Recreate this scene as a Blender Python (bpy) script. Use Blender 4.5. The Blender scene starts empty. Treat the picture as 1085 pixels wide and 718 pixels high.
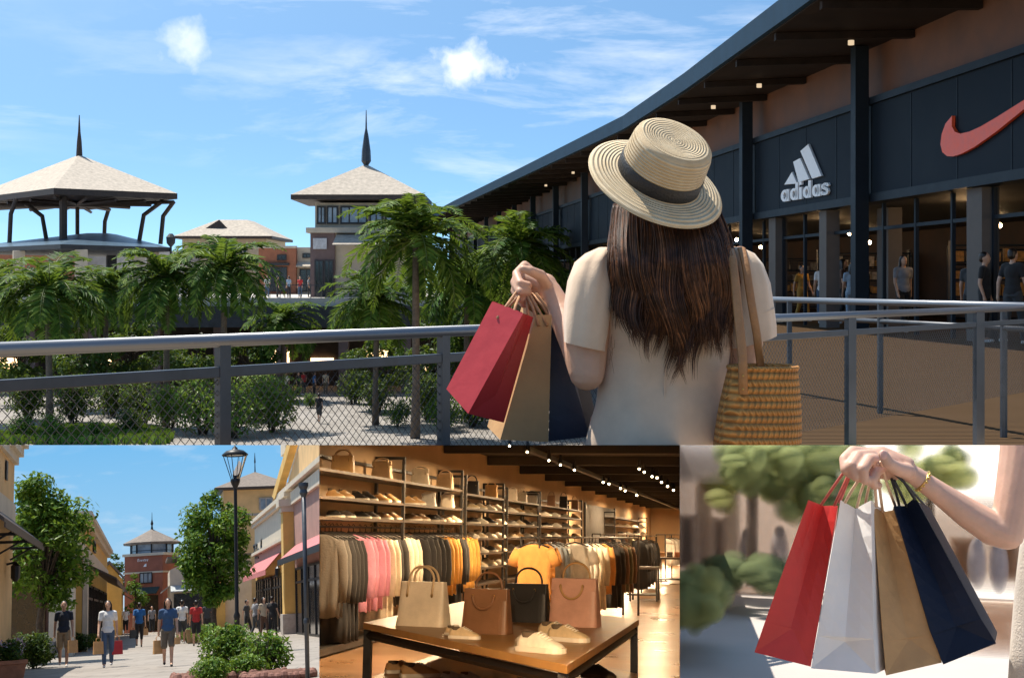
import bpy, bmesh, math, random
from mathutils import Vector, Matrix, noise
R = math.radians
SC = bpy.context.scene
COL = SC.collection
random.seed(7)
V = Vector
# ---------------------------------------------------------------- camera, sky, sun, exposure
F, CX, CY, HZ = 1500.0, 542.5, 359.0, 300.0      # focal length and horizon measured on the photograph
CAMZ = 1.17
CAM = V((0, 0, CAMZ))
cd = bpy.data.cameras.new('camera'); cam = bpy.data.objects.new('camera', cd); COL.objects.link(cam)
cam.location = CAM; cam.rotation_euler = (R(90), 0, 0)
cd.sensor_width = 36; cd.lens = 36 * F / 1085; cd.shift_y = -(CY - HZ) / 1085
cd.clip_start = 0.05; cd.clip_end = 5000
SC.camera = cam
SUN_EL, SUN_AZ = 62, -46          # azimuth from straight ahead, minus = to the left
sd = bpy.data.lights.new('sun', 'SUN'); sd.energy = 4.8; sd.angle = R(0.53); sd.color = (1, .93, .82)
sun = bpy.data.objects.new('sun', sd); COL.objects.link(sun)
sdir = V((math.sin(R(SUN_AZ)) * math.cos(R(SUN_EL)), math.cos(R(SUN_AZ)) * math.cos(R(SUN_EL)), math.sin(R(SUN_EL))))
sun.rotation_euler = (-sdir).to_track_quat('-Z', 'Y').to_euler()
SC.view_settings.view_transform = 'Standard'; SC.view_settings.look = 'None'
SC.view_settings.exposure = 0.62; SC.view_settings.gamma = 1; SC.view_settings.use_curve_mapping = False
SC.cycles.max_bounces = 8; SC.cycles.diffuse_bounces = 4; SC.cycles.transparent_max_bounces = 256
SC.cycles.use_denoising = True
SC.cycles.sample_clamp_indirect = 6
wd = bpy.data.worlds.new('World'); SC.world = wd; wd.use_nodes = True
def N(nt, typ, **kw):
    n = nt.nodes.new(typ)
    for k, v in kw.items():
        if k.startswith('i_'):
            key = k[2:]; key = int(key) if key.isdigit() else key.replace('_', ' ')
            n.inputs[key].default_value = v
        else: setattr(n, k, v)
    return n
def mathn(nt, op, a, b=None, c=None, clamp=False):
    n = nt.nodes.new('ShaderNodeMath'); n.operation = op; n.use_clamp = clamp
    for i, x in enumerate((a, b, c)):
        if x is None: continue
        if isinstance(x, (int, float)): n.inputs[i].default_value = x
        else: nt.links.new(x, n.inputs[i])
    return n.outputs[0]
def mixc(nt, fac, a, b, mode='MIX'):
    n = nt.nodes.new('ShaderNodeMix'); n.data_type = 'RGBA'; n.blend_type = mode
    for s, x in ((n.inputs[0], fac), (n.inputs[6], a), (n.inputs[7], b)):
        if isinstance(x, (int, float)): s.default_value = x
        elif isinstance(x, (tuple, list)): s.default_value = (*x[:3], 1)
        else: nt.links.new(x, s)
    return n.outputs[2]
def ramp(nt, fac, stops):
    n = nt.nodes.new('ShaderNodeValToRGB'); cr = n.color_ramp
    while len(cr.elements) < len(stops): cr.elements.new(.5)
    for e, (p, c) in zip(cr.elements, stops):
        e.position = p; e.color = (*c[:3], 1) if not isinstance(c, (int, float)) else (c, c, c, 1)
    nt.links.new(fac, n.inputs[0]); return n.outputs[0]
def s2l(r, g, b):
    f = lambda c: (c/255/12.92 if c/255 <= .04045 else ((c/255+.055)/1.055)**2.4)
    return (f(r), f(g), f(b))
def cloud_nodes(nt, vec, wscale, wdet, soft):
    mp = N(nt, 'ShaderNodeMapping'); mp.inputs['Scale'].default_value = wscale; mp.inputs['Rotation'].default_value = (0, R(-16), 0)
    nt.links.new(vec, mp.inputs[0])
    n1 = N(nt, 'ShaderNodeTexNoise', i_Scale=1.0, i_Detail=wdet, i_Roughness=.62, i_Distortion=.35); nt.links.new(mp.outputs[0], n1.inputs['Vector'])
    mp2 = N(nt, 'ShaderNodeMapping'); mp2.inputs['Scale'].default_value = tuple(c*.33 for c in wscale); mp2.inputs['Location'].default_value = (3.3, .2, 1.4)
    nt.links.new(vec, mp2.inputs[0])
    n2 = N(nt, 'ShaderNodeTexNoise', i_Scale=1.0, i_Detail=2); nt.links.new(mp2.outputs[0], n2.inputs['Vector'])
    a = ramp(nt, n1.outputs[0], soft); b = ramp(nt, n2.outputs[0], [(.42, 0.0), (.62, 1.0)])
    return mathn(nt, 'MULTIPLY', a, b)
def build_world():
    nt = wd.node_tree; nt.nodes.clear(); L = nt.links.new
    tc = N(nt, 'ShaderNodeTexCoord'); sp = N(nt, 'ShaderNodeSeparateXYZ'); L(tc.outputs['Generated'], sp.inputs[0])
    z = mathn(nt, 'MULTIPLY_ADD', sp.outputs[2], 3.4, .10)
    cb = N(nt, 'ShaderNodeCombineXYZ'); L(sp.outputs[0], cb.inputs[0]); L(sp.outputs[1], cb.inputs[1]); L(z, cb.inputs[2])
    nv = N(nt, 'ShaderNodeVectorMath', operation='NORMALIZE'); L(cb.outputs[0], nv.inputs[0])
    sk = N(nt, 'ShaderNodeTexSky'); sk.sky_type = 'NISHITA'; sk.sun_disc = False
    sk.sun_elevation = R(SUN_EL); sk.sun_rotation = R(SUN_AZ); sk.air_density = 1.0; sk.dust_density = .6; sk.ozone_density = 1.0
    L(nv.outputs[0], sk.inputs[0])
    col = mixc(nt, 1.0, sk.outputs[0], (.8, 1.06, 1.1), 'MULTIPLY')
    hs = N(nt, 'ShaderNodeHueSaturation', i_Saturation=1.0); L(col, hs.inputs['Color']); col = hs.outputs[0]
    vec = tc.outputs['Generated']
    wis = cloud_nodes(nt, vec, (7, 7, 34), 6, [(.47, 0.0), (.84, .7)])
    c0 = V(((500-CX)/F, 1, -(70-HZ)/F)).normalized(); c1 = V(((197-CX)/F, 1, -(44-HZ)/F)).normalized()
    nz = N(nt, 'ShaderNodeTexNoise', i_Scale=48.0, i_Detail=5, i_Roughness=.52); L(vec, nz.inputs['Vector'])
    tot = wis
    for c, (sx, sz), amp in ((c0, (.031, .0215), .95), (c1, (.024, .02), .55)):
        d = N(nt, 'ShaderNodeVectorMath', operation='SUBTRACT'); L(vec, d.inputs[0]); d.inputs[1].default_value = c
        m = N(nt, 'ShaderNodeVectorMath', operation='MULTIPLY'); L(d.outputs[0], m.inputs[0]); m.inputs[1].default_value = (1/sx, 1/sx, 1/sz)
        ln = N(nt, 'ShaderNodeVectorMath', operation='LENGTH'); L(m.outputs[0], ln.inputs[0])
        v = mathn(nt, 'SUBTRACT', 1.0, ln.outputs['Value']); v = mathn(nt, 'MULTIPLY_ADD', nz.outputs[0], 2.2, mathn(nt, 'SUBTRACT', v, 1.2))
        v = mathn(nt, 'MULTIPLY', ramp(nt, v, [(.0, 0.0), (.85, 1.0)]), amp)
        tot = mathn(nt, 'MAXIMUM', tot, v)
    up = mathn(nt, 'GREATER_THAN', sp.outputs[2], -.02)
    tot = mathn(nt, 'MULTIPLY', tot, up)
    col = mixc(nt, tot, col, (8.2, 8.2, 8.3))
    col = mixc(nt, ramp(nt, mathn(nt, 'MULTIPLY_ADD', sp.outputs[2], 12.0, 1.0), [(.2, 0.0), (.9, 1.0)]), (5.2, 4.0, 2.75), col)   # sunlit paving of the plaza behind the viewer
    bg = N(nt, 'ShaderNodeBackground', i_Strength=.115); L(col, bg.inputs[0])
    out = N(nt, 'ShaderNodeOutputWorld'); L(bg.outputs[0], out.inputs[0])
build_world()

# ---------------------------------------------------------------- mesh helpers
class MB:
    def __init__(s): s.v = []; s.f = []; s.m = []
    def add(s, vs, fs, mi=0):
        b = len(s.v); s.v += [tuple(p) for p in vs]
        for f in fs: s.f.append([i + b for i in f]); s.m.append(mi)
        return s
    def hexa(s, p, mi=0):      # 4 bottom (ccw) + 4 top
        return s.add(p, [(3,2,1,0), (4,5,6,7), (0,1,5,4), (1,2,6,5), (2,3,7,6), (3,0,4,7)], mi)
    def box(s, c, d, rz=0, mi=0, top=1.0):
        x, y, z = (k/2 for k in d); cs, sn = math.cos(rz), math.sin(rz); P = []
        for zz in (-z, z):
            t = top if zz > 0 else 1
            for xx, yy in ((-x,-y), (x,-y), (x,y), (-x,y)):
                xx *= t; yy *= t
                P.append((c[0]+xx*cs-yy*sn, c[1]+xx*sn+yy*cs, c[2]+zz))
        return s.hexa(P, mi)
    def bx(s, x0, x1, y0, y1, z0, z1, mi=0):
        return s.box(((x0+x1)/2, (y0+y1)/2, (z0+z1)/2), (abs(x1-x0), abs(y1-y0), abs(z1-z0)), 0, mi)
    def quad(s, a, b, c, d, mi=0): return s.add([a, b, c, d], [(0,1,2,3)], mi)
    def tube(s, pts, r, n=8, mi=0, cap=True, flat=1.0, up=None, closed=False):
        pts = [V(p) for p in pts]; k = len(pts); rr = r if isinstance(r, (list, tuple)) else [r]*k
        vs = []; prev = V(up) if up else None
        for i, p in enumerate(pts):
            if closed: t = pts[(i+1) % k] - pts[i-1]
            else: t = pts[min(i+1, k-1)] - pts[max(i-1, 0)]
            if t.length < 1e-9: t = V((0,0,1))
            t.normalize()
            a = prev if prev is not None else (V((0,0,1)) if abs(t.z) < .9 else V((1,0,0)))
            a = a - t*a.dot(t)
            if a.length < 1e-6: a = t.orthogonal()
            a.normalize(); b = t.cross(a); prev = a
            for j in range(n):
                q = 2*math.pi*j/n
                vs.append(p + (a*math.cos(q) + b*math.sin(q)*flat)*rr[i])
        fs = [(i*n+j, i*n+(j+1) % n, (i+1)*n+(j+1) % n, (i+1)*n+j) for i in range(k-1) for j in range(n)]
        if closed: fs += [((k-1)*n+j, (k-1)*n+(j+1) % n, (j+1) % n, j) for j in range(n)]
        elif cap: fs += [tuple(range(n-1, -1, -1)), tuple(range((k-1)*n, k*n))]
        return s.add(vs, fs, mi)
    def loft(s, rings, mi=0, cap=True):
        n = len(rings[0]); vs = [p for r in rings for p in r]; k = len(rings)
        fs = [(i*n+j, i*n+(j+1) % n, (i+1)*n+(j+1) % n, (i+1)*n+j) for i in range(k-1) for j in range(n)]
        if cap: fs += [tuple(range(n-1, -1, -1)), tuple(range((k-1)*n, k*n))]
        return s.add(vs, fs, mi)
    def lathe(s, prof, n=24, M=None, mi=0, cap=False, oval=1.0):
        M = M or Matrix()
        return s.loft([[M @ V((r*math.cos(2*math.pi*j/n), r*oval*math.sin(2*math.pi*j/n), z)) for j in range(n)] for r, z in prof], mi, cap)
    def ell(s, c, r, M=None, nu=12, nv=8, mi=0):
        M = M or Matrix.Identity(3); c = V(c); r = (r, r, r) if isinstance(r, (int, float)) else r
        vs = [c + M @ V((0,0,-r[2]))]
        for i in range(1, nv):
            a = math.pi*i/nv - math.pi/2
            for j in range(nu):
                q = 2*math.pi*j/nu
                vs.append(c + M @ V((r[0]*math.cos(a)*math.cos(q), r[1]*math.cos(a)*math.sin(q), r[2]*math.sin(a))))
        vs.append(c + M @ V((0,0,r[2]))); fs = []
        for j in range(nu):
            fs.append((0, 1+(j+1) % nu, 1+j)); e = 1+(nv-2)*nu
            fs.append((len(vs)-1, e+j, e+(j+1) % nu))
            for i in range(nv-2): fs.append((1+i*nu+j, 1+i*nu+(j+1) % nu, 1+(i+1)*nu+(j+1) % nu, 1+(i+1)*nu+j))
        return s.add(vs, fs, mi)
    def cap(s, a, b, ra, rb, n=10):          # tapered capsule (for fused bodies)
        s.tube([a, b], [ra, rb], n); s.ell(a, ra, nu=n, nv=6); s.ell(b, rb, nu=n, nv=6); return s
    def chain(s, pts, rr, n=10):
        for i in range(len(pts)-1): s.cap(pts[i], pts[i+1], rr[i], rr[i+1], n)
        return s
    def prism(s, poly, w, mi=0):             # polygon in 3D, extruded by vector w
        n = len(poly); w = V(w); P = [V(p) for p in poly]; Q = [p + w for p in P]
        return s.add(P + Q, [tuple(range(n))[::-1], tuple(range(n, 2*n))] + [(j, (j+1) % n, n+(j+1) % n, n+j) for j in range(n)], mi)
    def mesh(s, name='mesh', bevel=0, smooth=False, normals=True, seg=2):
        me = bpy.data.meshes.new(name); me.from_pydata(s.v, [], s.f)
        me.polygons.foreach_set('material_index', s.m)
        if bevel or normals:
            bm = bmesh.new(); bm.from_mesh(me)
            if normals: bmesh.ops.recalc_face_normals(bm, faces=bm.faces)
            if bevel: bmesh.ops.bevel(bm, geom=bm.edges[:], offset=bevel, segments=seg, affect='EDGES', profile=.6, clamp_overlap=True)
            bm.to_mesh(me); bm.free()
        if smooth: me.polygons.foreach_set('use_smooth', [True]*len(me.polygons))
        me.update(); return me
def fuse(mb, voxel, smooth=4, fac=.5):        # one continuous skin over overlapping limbs
    me = mb.mesh('tmp', normals=True); o = bpy.data.objects.new('tmp', me); COL.objects.link(o)
    m = o.modifiers.new('r', 'REMESH'); m.mode = 'VOXEL'; m.voxel_size = voxel
    if smooth: m2 = o.modifiers.new('s', 'SMOOTH'); m2.iterations = smooth; m2.factor = fac
    dg = bpy.context.evaluated_depsgraph_get(); dg.update()
    r = bpy.data.meshes.new_from_object(o.evaluated_get(dg))
    bpy.data.objects.remove(o); bpy.data.meshes.remove(me)
    r.polygons.foreach_set('use_smooth', [True]*len(r.polygons)); return r
WM = {}
def tag(o, label=None, cat=None, group=None, kind=None):
    if label: o['label'] = label
    if cat: o['category'] = cat
    if group: o['group'] = group
    if kind: o['kind'] = kind
    return o
def put(name, mb, mats, parent=None, M=None, label=None, cat=None, group=None, kind=None, bevel=0, smooth=False, clip=None, seg=2):
    me = mb.mesh(name, bevel, smooth, seg=seg) if isinstance(mb, MB) else mb
    o = bpy.data.objects.new(name, me); COL.objects.link(o)
    mats = mats if isinstance(mats, (list, tuple)) else [mats]
    own = len(me.materials)
    for i, m in enumerate(mats):
        if i >= own: me.materials.append(m)
        elif me.materials[i] != m: o.material_slots[i].link = 'OBJECT'; o.material_slots[i].material = m
    if parent is not None: o.parent = parent; WM[o.name] = WM[parent.name].copy()
    else:
        M = M or Matrix(); o.matrix_world = M; WM[o.name] = M.copy()
    if clip:
        for pl in clip: cut(o, pl)
    return tag(o, label, cat, group, kind)
def thing(name, label, cat, M=None, loc=(0,0,0), rz=0, group=None, sc=1.0, kind=None):
    o = bpy.data.objects.new(name, None); COL.objects.link(o); o.empty_display_size = .1
    W = (M or Matrix()) @ Matrix.Translation(V(loc)) @ Matrix.Rotation(rz, 4, 'Z') @ Matrix.Scale(sc, 4)
    o.matrix_world = W; WM[o.name] = W.copy()
    return tag(o, label, cat, group, kind)
def dup(root, M, loc, rz=0, sc=1.0, label=None, group=None):
    r = root.copy(); COL.objects.link(r)
    W = (M or Matrix()) @ Matrix.Translation(V(loc)) @ Matrix.Rotation(rz, 4, 'Z') @ Matrix.Scale(sc, 4)
    r.matrix_world = W; WM[r.name] = W.copy()
    if label: r['label'] = label
    if group: r['group'] = group
    for ch in list(root.children):
        c = ch.copy(); COL.objects.link(c); c.parent = r; WM[c.name] = W.copy()
        for g in list(ch.children):
            e = g.copy(); COL.objects.link(e); e.parent = c; WM[e.name] = W.copy()
    return r
def cut(o, n):                                # keep the side of the plane through the viewpoint with normal n
    if o.data.users > 1: o.data = o.data.copy()
    W = WM[o.name]; n = V(n); nl = (W.to_3x3().transposed() @ n).normalized(); pl = W.inverted() @ CAM
    bm = bmesh.new(); bm.from_mesh(o.data)
    bmesh.ops.bisect_plane(bm, geom=bm.verts[:]+bm.edges[:]+bm.faces[:], dist=1e-6, plane_co=pl, plane_no=nl, clear_inner=True)
    bm.to_mesh(o.data); bm.free()
def cut_tree(o, planes):
    if o.type == 'MESH':
        for p in planes: cut(o, p)
    for c in o.children: cut_tree(c, planes)
ROW, QA, QB = 471.3, 338.4, 720.2             # where the four views of the place meet
UP = V((0, (ROW-HZ)/F, 1)).normalized(); DN = -UP
def side(col, s): return V((s, -s*(col-CX)/F, 0)).normalized()
LEFT1, RIGHT1, LEFT2, RIGHT2 = side(QA, -1), side(QA, 1), side(QB, -1), side(QB, 1)
class Stage:
    def __init__(s, px, py, hc, scale, centre=None):
        y = V(((px-CX)/F, 1, -(py-HZ)/F)).normalized(); x = y.cross(V((0,0,1))).normalized(); z = x.cross(y)
        def setup(roll):
            q = Matrix.Rotation(roll, 3, y); s.R = Matrix((q @ x, q @ y, q @ z)).transposed()
        s.hc = hc; s.sc = scale; setup(0)
        if centre:
            def lean():
                r = s.ray(*centre); p = V(r); q = p + V((0,0,.02)); a = s.proj(p + V((0,0,hc))); b = s.proj(q + V((0,0,hc)))
                return math.atan2(b[0]-a[0], a[1]-b[1])
            L = lean(); best = min((setup(k), abs(lean() - .4*L), k)[1:] for k in (.6*L, -.6*L)); setup(best[1])
        s.M = Matrix.Translation(CAM) @ s.R.to_4x4() @ Matrix.Scale(scale, 4) @ Matrix.Translation((0, 0, -hc))
    def ray(s, px, py):
        d = s.R.transposed() @ V(((px-CX)/F, 1, -(py-HZ)/F)); return d / d.y
    def proj(s, p):
        w = s.R @ (V(p) - V((0, 0, s.hc))); return (CX + F*w.x/w.y, HZ - F*w.z/w.y)
    def at(s, px, py, y): r = s.ray(px, py); return V((r.x*y, y, s.hc + r.z*y))
    def gnd(s, px, py, z=0): r = s.ray(px, py); y = (z - s.hc)/r.z; return s.at(px, py, y)
    def onx(s, px, py, x): r = s.ray(px, py); return s.at(px, py, x/r.x)
def w(px, py, d): return V(((px-CX)/F*d, d, CAMZ - (py-HZ)/F*d))

# ---------------------------------------------------------------- materials (all procedural)
MATS = {}
def mat(name, col, rough=.6, var=.12, scale=6.0, bump=0.0, bscale=40.0, metal=0.0, spec=None, sheen=0, trans=0, col2=None, coat=0):
    if name in MATS: return MATS[name]
    m = bpy.data.materials.new(name); m.use_nodes = True; nt = m.node_tree; L = nt.links.new
    b = nt.nodes['Principled BSDF']; tc = N(nt, 'ShaderNodeTexCoord')
    n = N(nt, 'ShaderNodeTexNoise', i_Scale=scale, i_Detail=5, i_Roughness=.6); L(tc.outputs['Object'], n.inputs['Vector'])
    c2 = col2 or tuple(min(1, c*(1-var*2)) for c in col); c1 = tuple(min(1, c*(1+var)) for c in col) if not col2 else col
    L(ramp(nt, n.outputs[0], [(.3, c2), (.68, c1)]), b.inputs['Base Color'])
    L(mathn(nt, 'MULTIPLY_ADD', n.outputs[0], .25, rough-.12), b.inputs['Roughness']); b.inputs['Metallic'].default_value = metal
    if spec is not None: b.inputs['Specular IOR Level'].default_value = spec
    if sheen: b.inputs['Sheen Weight'].default_value = sheen
    if coat: b.inputs['Coat Weight'].default_value = coat; b.inputs['Coat Roughness'].default_value = .15
    if trans: b.inputs['Transmission Weight'].default_value = trans
    if bump:
        n2 = N(nt, 'ShaderNodeTexNoise', i_Scale=bscale, i_Detail=4); L(tc.outputs['Object'], n2.inputs['Vector'])
        bp = N(nt, 'ShaderNodeBump', i_Strength=bump, i_Distance=.02); L(n2.outputs[0], bp.inputs['Height']); L(bp.outputs[0], b.inputs['Normal'])
    MATS[name] = m; return m
def nodes(m): nt = m.node_tree; return nt, nt.links.new, nt.nodes['Principled BSDF'], next(n for n in nt.nodes if n.type == 'TEX_COORD')
def wave_bump(m, scale, axis='Z', strength=.5, kind='BANDS', prof='SIN', dist=0.0, space='Object', distance=.01, dark=0.0):
    nt, L, b, tc = nodes(m)
    wv = N(nt, 'ShaderNodeTexWave', wave_type=kind, wave_profile=prof, i_Scale=scale, i_Distortion=dist)
    if kind == 'BANDS': wv.bands_direction = axis
    else: wv.rings_direction = axis
    L(tc.outputs[space], wv.inputs['Vector'])
    bp = N(nt, 'ShaderNodeBump', i_Strength=strength, i_Distance=distance); L(wv.outputs[1], bp.inputs['Height']); L(bp.outputs[0], b.inputs['Normal'])
    if dark:
        src = b.inputs['Base Color'].links[0].from_socket
        c = mixc(nt, mathn(nt, 'MULTIPLY', mathn(nt, 'SUBTRACT', 1.0, wv.outputs[1]), dark), src, (.2, .12, .06)); L(c, b.inputs['Base Color'])
    return m
def leafmat(name, cols, trans=.35, rough=.45):
    if name in MATS: return MATS[name]
    m = bpy.data.materials.new(name); m.use_nodes = True; nt = m.node_tree; L = nt.links.new; b = nt.nodes['Principled BSDF']
    g = N(nt, 'ShaderNodeNewGeometry'); c = ramp(nt, g.outputs['Random Per Island'], [(i/(len(cols)-1), k) for i, k in enumerate(cols)])
    L(c, b.inputs['Base Color']); b.inputs['Roughness'].default_value = rough; b.inputs['Specular IOR Level'].default_value = .18
    t = N(nt, 'ShaderNodeBsdfTranslucent'); L(mixc(nt, .5, c, (.25, .32, .03)), t.inputs[0])
    mx = N(nt, 'ShaderNodeMixShader', i_0=trans); L(b.outputs[0], mx.inputs[1]); L(t.outputs[0], mx.inputs[2])
    L(mx.outputs[0], nt.nodes['Material Output'].inputs[0]); MATS[name] = m; return m
def emit(name, col, st):
    if name in MATS: return MATS[name]
    m = bpy.data.materials.new(name); m.use_nodes = True; nt = m.node_tree; nt.nodes.clear()
    e = N(nt, 'ShaderNodeEmission', i_Strength=st); e.inputs[0].default_value = (*col, 1)
    o = N(nt, 'ShaderNodeOutputMaterial'); nt.links.new(e.outputs[0], o.inputs[0]); MATS[name] = m; return m
def paving(name, c1, c2, bw=.6, bh=.3, mortar=.012, rot=0, rough=.75, var=.35):
    m = mat(name, c1, rough, .1, 3); nt, L, b, tc = nodes(m)
    mp = N(nt, 'ShaderNodeMapping'); mp.inputs['Rotation'].default_value = (0, 0, rot); L(tc.outputs['Object'], mp.inputs[0])
    br = N(nt, 'ShaderNodeTexBrick', i_Scale=1.0); br.inputs['Brick Width'].default_value = bw; br.inputs['Row Height'].default_value = bh; br.inputs['Mortar Size'].default_value = mortar
    for i, c in ((1, c1), (2, c2), (3, tuple(k*.55 for k in c1))): br.inputs[i].default_value = (*c, 1)
    L(mp.outputs[0], br.inputs['Vector'])
    n = N(nt, 'ShaderNodeTexNoise', i_Scale=.9, i_Detail=6); L(tc.outputs['Object'], n.inputs['Vector'])
    c = mixc(nt, var, br.outputs[0], ramp(nt, n.outputs[0], [(.3, tuple(k*.5 for k in c1)), (.7, tuple(min(1, k*1.3) for k in c2))]))
    L(c, b.inputs['Base Color']); bp = N(nt, 'ShaderNodeBump', i_Strength=.3, i_Distance=.01); L(br.outputs[1], bp.inputs['Height']); bp.invert = True; L(bp.outputs[0], b.inputs['Normal'])
    return m
SKIN = mat('skin', (.56, .33, .22), .5, .08, 14, .05, 90)
def skin_sss(m):
    b = m.node_tree.nodes['Principled BSDF']; b.inputs['Subsurface Weight'].default_value = .15; b.inputs['Subsurface Radius'].default_value = (.02, .008, .004); b.inputs['Subsurface Scale'].default_value = .3
skin_sss(SKIN)
HAIRD = mat('dark hair', (.018, .011, .008), .38, .2, 30)
HAIRB = mat('brown hair', (.05, .024, .013), .36, .3, 30)
BLACK = mat('black steel', (.018, .018, .02), .45, .2, 20, metal=.3)
GREYM = mat('grey painted steel', (.07, .075, .085), .4, .12, 10, metal=.5)
STEEL = mat('brushed steel', (.2, .212, .235), .4, .02, 1, metal=.75)
LEAF = leafmat('tree leaves', [(.018, .055, .006), (.05, .13, .012), (.11, .22, .022), (.2, .3, .04)])
LEAFY = leafmat('bright shrub leaves', [(.05, .12, .015), (.11, .2, .025), (.2, .28, .05)])
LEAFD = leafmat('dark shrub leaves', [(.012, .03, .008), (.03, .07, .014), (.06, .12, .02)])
PALML = leafmat('palm leaflets', [(.012, .04, .005), (.028, .085, .01), (.07, .16, .02), (.2, .28, .05)], .35, .6)
BARK = mat('bark', (.09, .065, .045), .85, .3, 12, .6, 30)
GLASSD = mat('dark shop glass', (.02, .022, .026), .12, .2, 2, spec=.8)
GLASSW = mat('pale window glass', (.28, .34, .4), .1, .3, 1.2, spec=.8)
# ---------------------------------------------------------------- plants
def leaf_quads(mb, c, r, n, size, rng, hollow=.35, droop=.3):
    for _ in range(n):
        while True:
            p = V((rng.uniform(-1,1), rng.uniform(-1,1), rng.uniform(-1,1)))
            if hollow < p.length < 1: break
        q = V((c[0]+p.x*r[0], c[1]+p.y*r[1], c[2]+p.z*r[2]))
        nrm = (p*.7 + V((rng.gauss(0,.5), rng.gauss(0,.5), rng.gauss(.5,.5)))).normalized()
        a = nrm.orthogonal().normalized(); a = (Matrix.Rotation(rng.uniform(0, 6.28), 3, nrm) @ a); b = nrm.cross(a)
        s = size*rng.uniform(.6, 1.3); tip = a*s - V((0,0,s*droop))
        mb.add([q - a*s*.9, q - b*s*.42, q + tip, q + b*s*.42], [(0,1,2,3)])
def tree_meshes(seed, H, crown_c, crown_r, nclump, nleaf, size, trunk_r, first=.35, clump=.34):
    rng = random.Random(seed); tr = MB(); lv = MB()
    top = crown_c[2] + crown_r[2]*.55
    path = [(0,0,0)] + [(crown_c[0]*t + rng.uniform(-.03,.03)*H, crown_c[1]*t + rng.uniform(-.03,.03)*H, top*t) for t in (.25,.5,.75,1)]
    tr.tube(path, [trunk_r*1.35, trunk_r, trunk_r*.8, trunk_r*.5, trunk_r*.2], 10)
    for i in range(nclump):
        u = rng.uniform(-1, 1); a = rng.uniform(0, 6.283); k = math.sqrt(1-u*u); rad = rng.uniform(.55, .98)
        c = V((crown_c[0] + crown_r[0]*k*math.cos(a)*rad, crown_c[1] + crown_r[1]*k*math.sin(a)*rad, crown_c[2] + crown_r[2]*u*rad))
        f = rng.uniform(first, .75); s = V((crown_c[0]*f, crown_c[1]*f, min(top*f + .1, c.z - .1)))
        m = (s+c)/2 + V((0, 0, .06*H)); tr.tube([s, m, c], [trunk_r*.38, trunk_r*.24, trunk_r*.08], 5)
        cr = clump*rng.uniform(.65, 1.25); ar = sum(crown_r)/3
        leaf_quads(lv, c, (cr*ar*1.1, cr*ar*1.1, cr*ar*.85), nleaf, size, rng)
    return tr.mesh('trunk', smooth=True), lv.mesh('crown', normals=False)
def tree(label, meshes, M, loc, rz=0, sc=1.0, leaf=None, group=None, clip=None, name='broadleaf_tree'):
    t = thing(name, label, 'tree', M, loc, rz, group, sc)
    put('trunk', meshes[0], BARK, t, clip=clip); put('crown', meshes[1], leaf or LEAF, t, clip=clip); return t
def shrub_meshes(seed, r, h, n, size, stems=7):
    rng = random.Random(seed); lv = MB(); st = MB()
    for i in range(stems):
        a = rng.uniform(0, 6.28); k = rng.uniform(.3, .8)
        st.tube([(0.1*math.cos(a)*r, .1*math.sin(a)*r, 0), (k*.6*r*math.cos(a), k*.6*r*math.sin(a), h*.45), (k*r*math.cos(a), k*r*math.sin(a), h*.85)], [.02*h, .014*h, .005*h], 5)
    for i in range(9):
        a = rng.uniform(0, 6.28); k = rng.uniform(.0, .62)
        leaf_quads(lv, (k*r*math.cos(a), k*r*math.sin(a), h*rng.uniform(.38, .72)), (r*.5, r*.5, h*.36), n//9, size, rng, .3)
    leaf_quads(lv, (0, 0, h*.5), (r, r, h*.5), n//3, size, rng, .6)
    return st.mesh('stems', smooth=True), lv.mesh('foliage', normals=False)
def shrub(label, meshes, M, loc, rz=0, sc=1.0, leaf=None, group=None, clip=None, name='leafy_shrub', cat='shrub'):
    t = thing(name, label, cat, M, loc, rz, group, sc)
    put('stems', meshes[0], BARK, t, clip=clip); put('foliage', meshes[1], leaf or LEAFY, t, clip=clip); return t
def palm_crown(seed, nf=44, L=4.7):
    rng = random.Random(seed); mb = MB(); rb = MB()
    for i in range(nf):
        a = i*2.39996 + rng.uniform(-.2, .2); el = R(rng.choice((80, 66, 52, 40, 28, 14, 2, -14)) + rng.uniform(-8, 8)); l = L*rng.uniform(.82, 1.08)
        d = V((math.cos(a), math.sin(a), 0)); p = V((0,0,0)); pts = [p.copy()]; e = el; K = 15
        for k in range(K):
            e -= R(rng.uniform(5.5, 8.5)) * (1 if el > 0 else .7); p = p + (d*math.cos(e) + V((0,0,math.sin(e))))*l/K; pts.append(p.copy())
        rb.tube(pts, [.05*(1-j/(K+2)) for j in range(K+1)], 5)
        side_ = V((-d.y, d.x, 0))
        for k in range(2, K+1):
            for sub in (0, .5):
                t = (k-1+sub)/K; q = pts[k-1].lerp(pts[k], sub); tan = (pts[k]-pts[k-1]).normalized()
                nrm = side_.cross(tan); ll = l*.22*math.sin(math.pi*min(1, .12+.9*t))**.6*rng.uniform(.8, 1.1)
                for s in (-1, 1):
                    o = (side_*s*.82 + tan*.5 + nrm*rng.uniform(-.35, .12)).normalized(); tip = q + o*ll - V((0,0,ll*rng.uniform(.08, .34)))
                    mid = q + o*ll*.5 + V((0,0,-ll*.04)); wv = tan*.11
                    mb.add([q, mid - wv, tip, mid + wv], [(0,1,2,3)])
    return rb.mesh('rachis', smooth=True), mb.mesh('fronds', normals=False)
PALMC = [palm_crown(3), palm_crown(11), palm_crown(23)]
PALMB = mat('palm trunk', (.13, .1, .075), .85, .2, 5, .5, 12); wave_bump(PALMB, 2.2, 'Z', .6)
RACH = mat('palm stalk green', (.1, .14, .03), .5)
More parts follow.
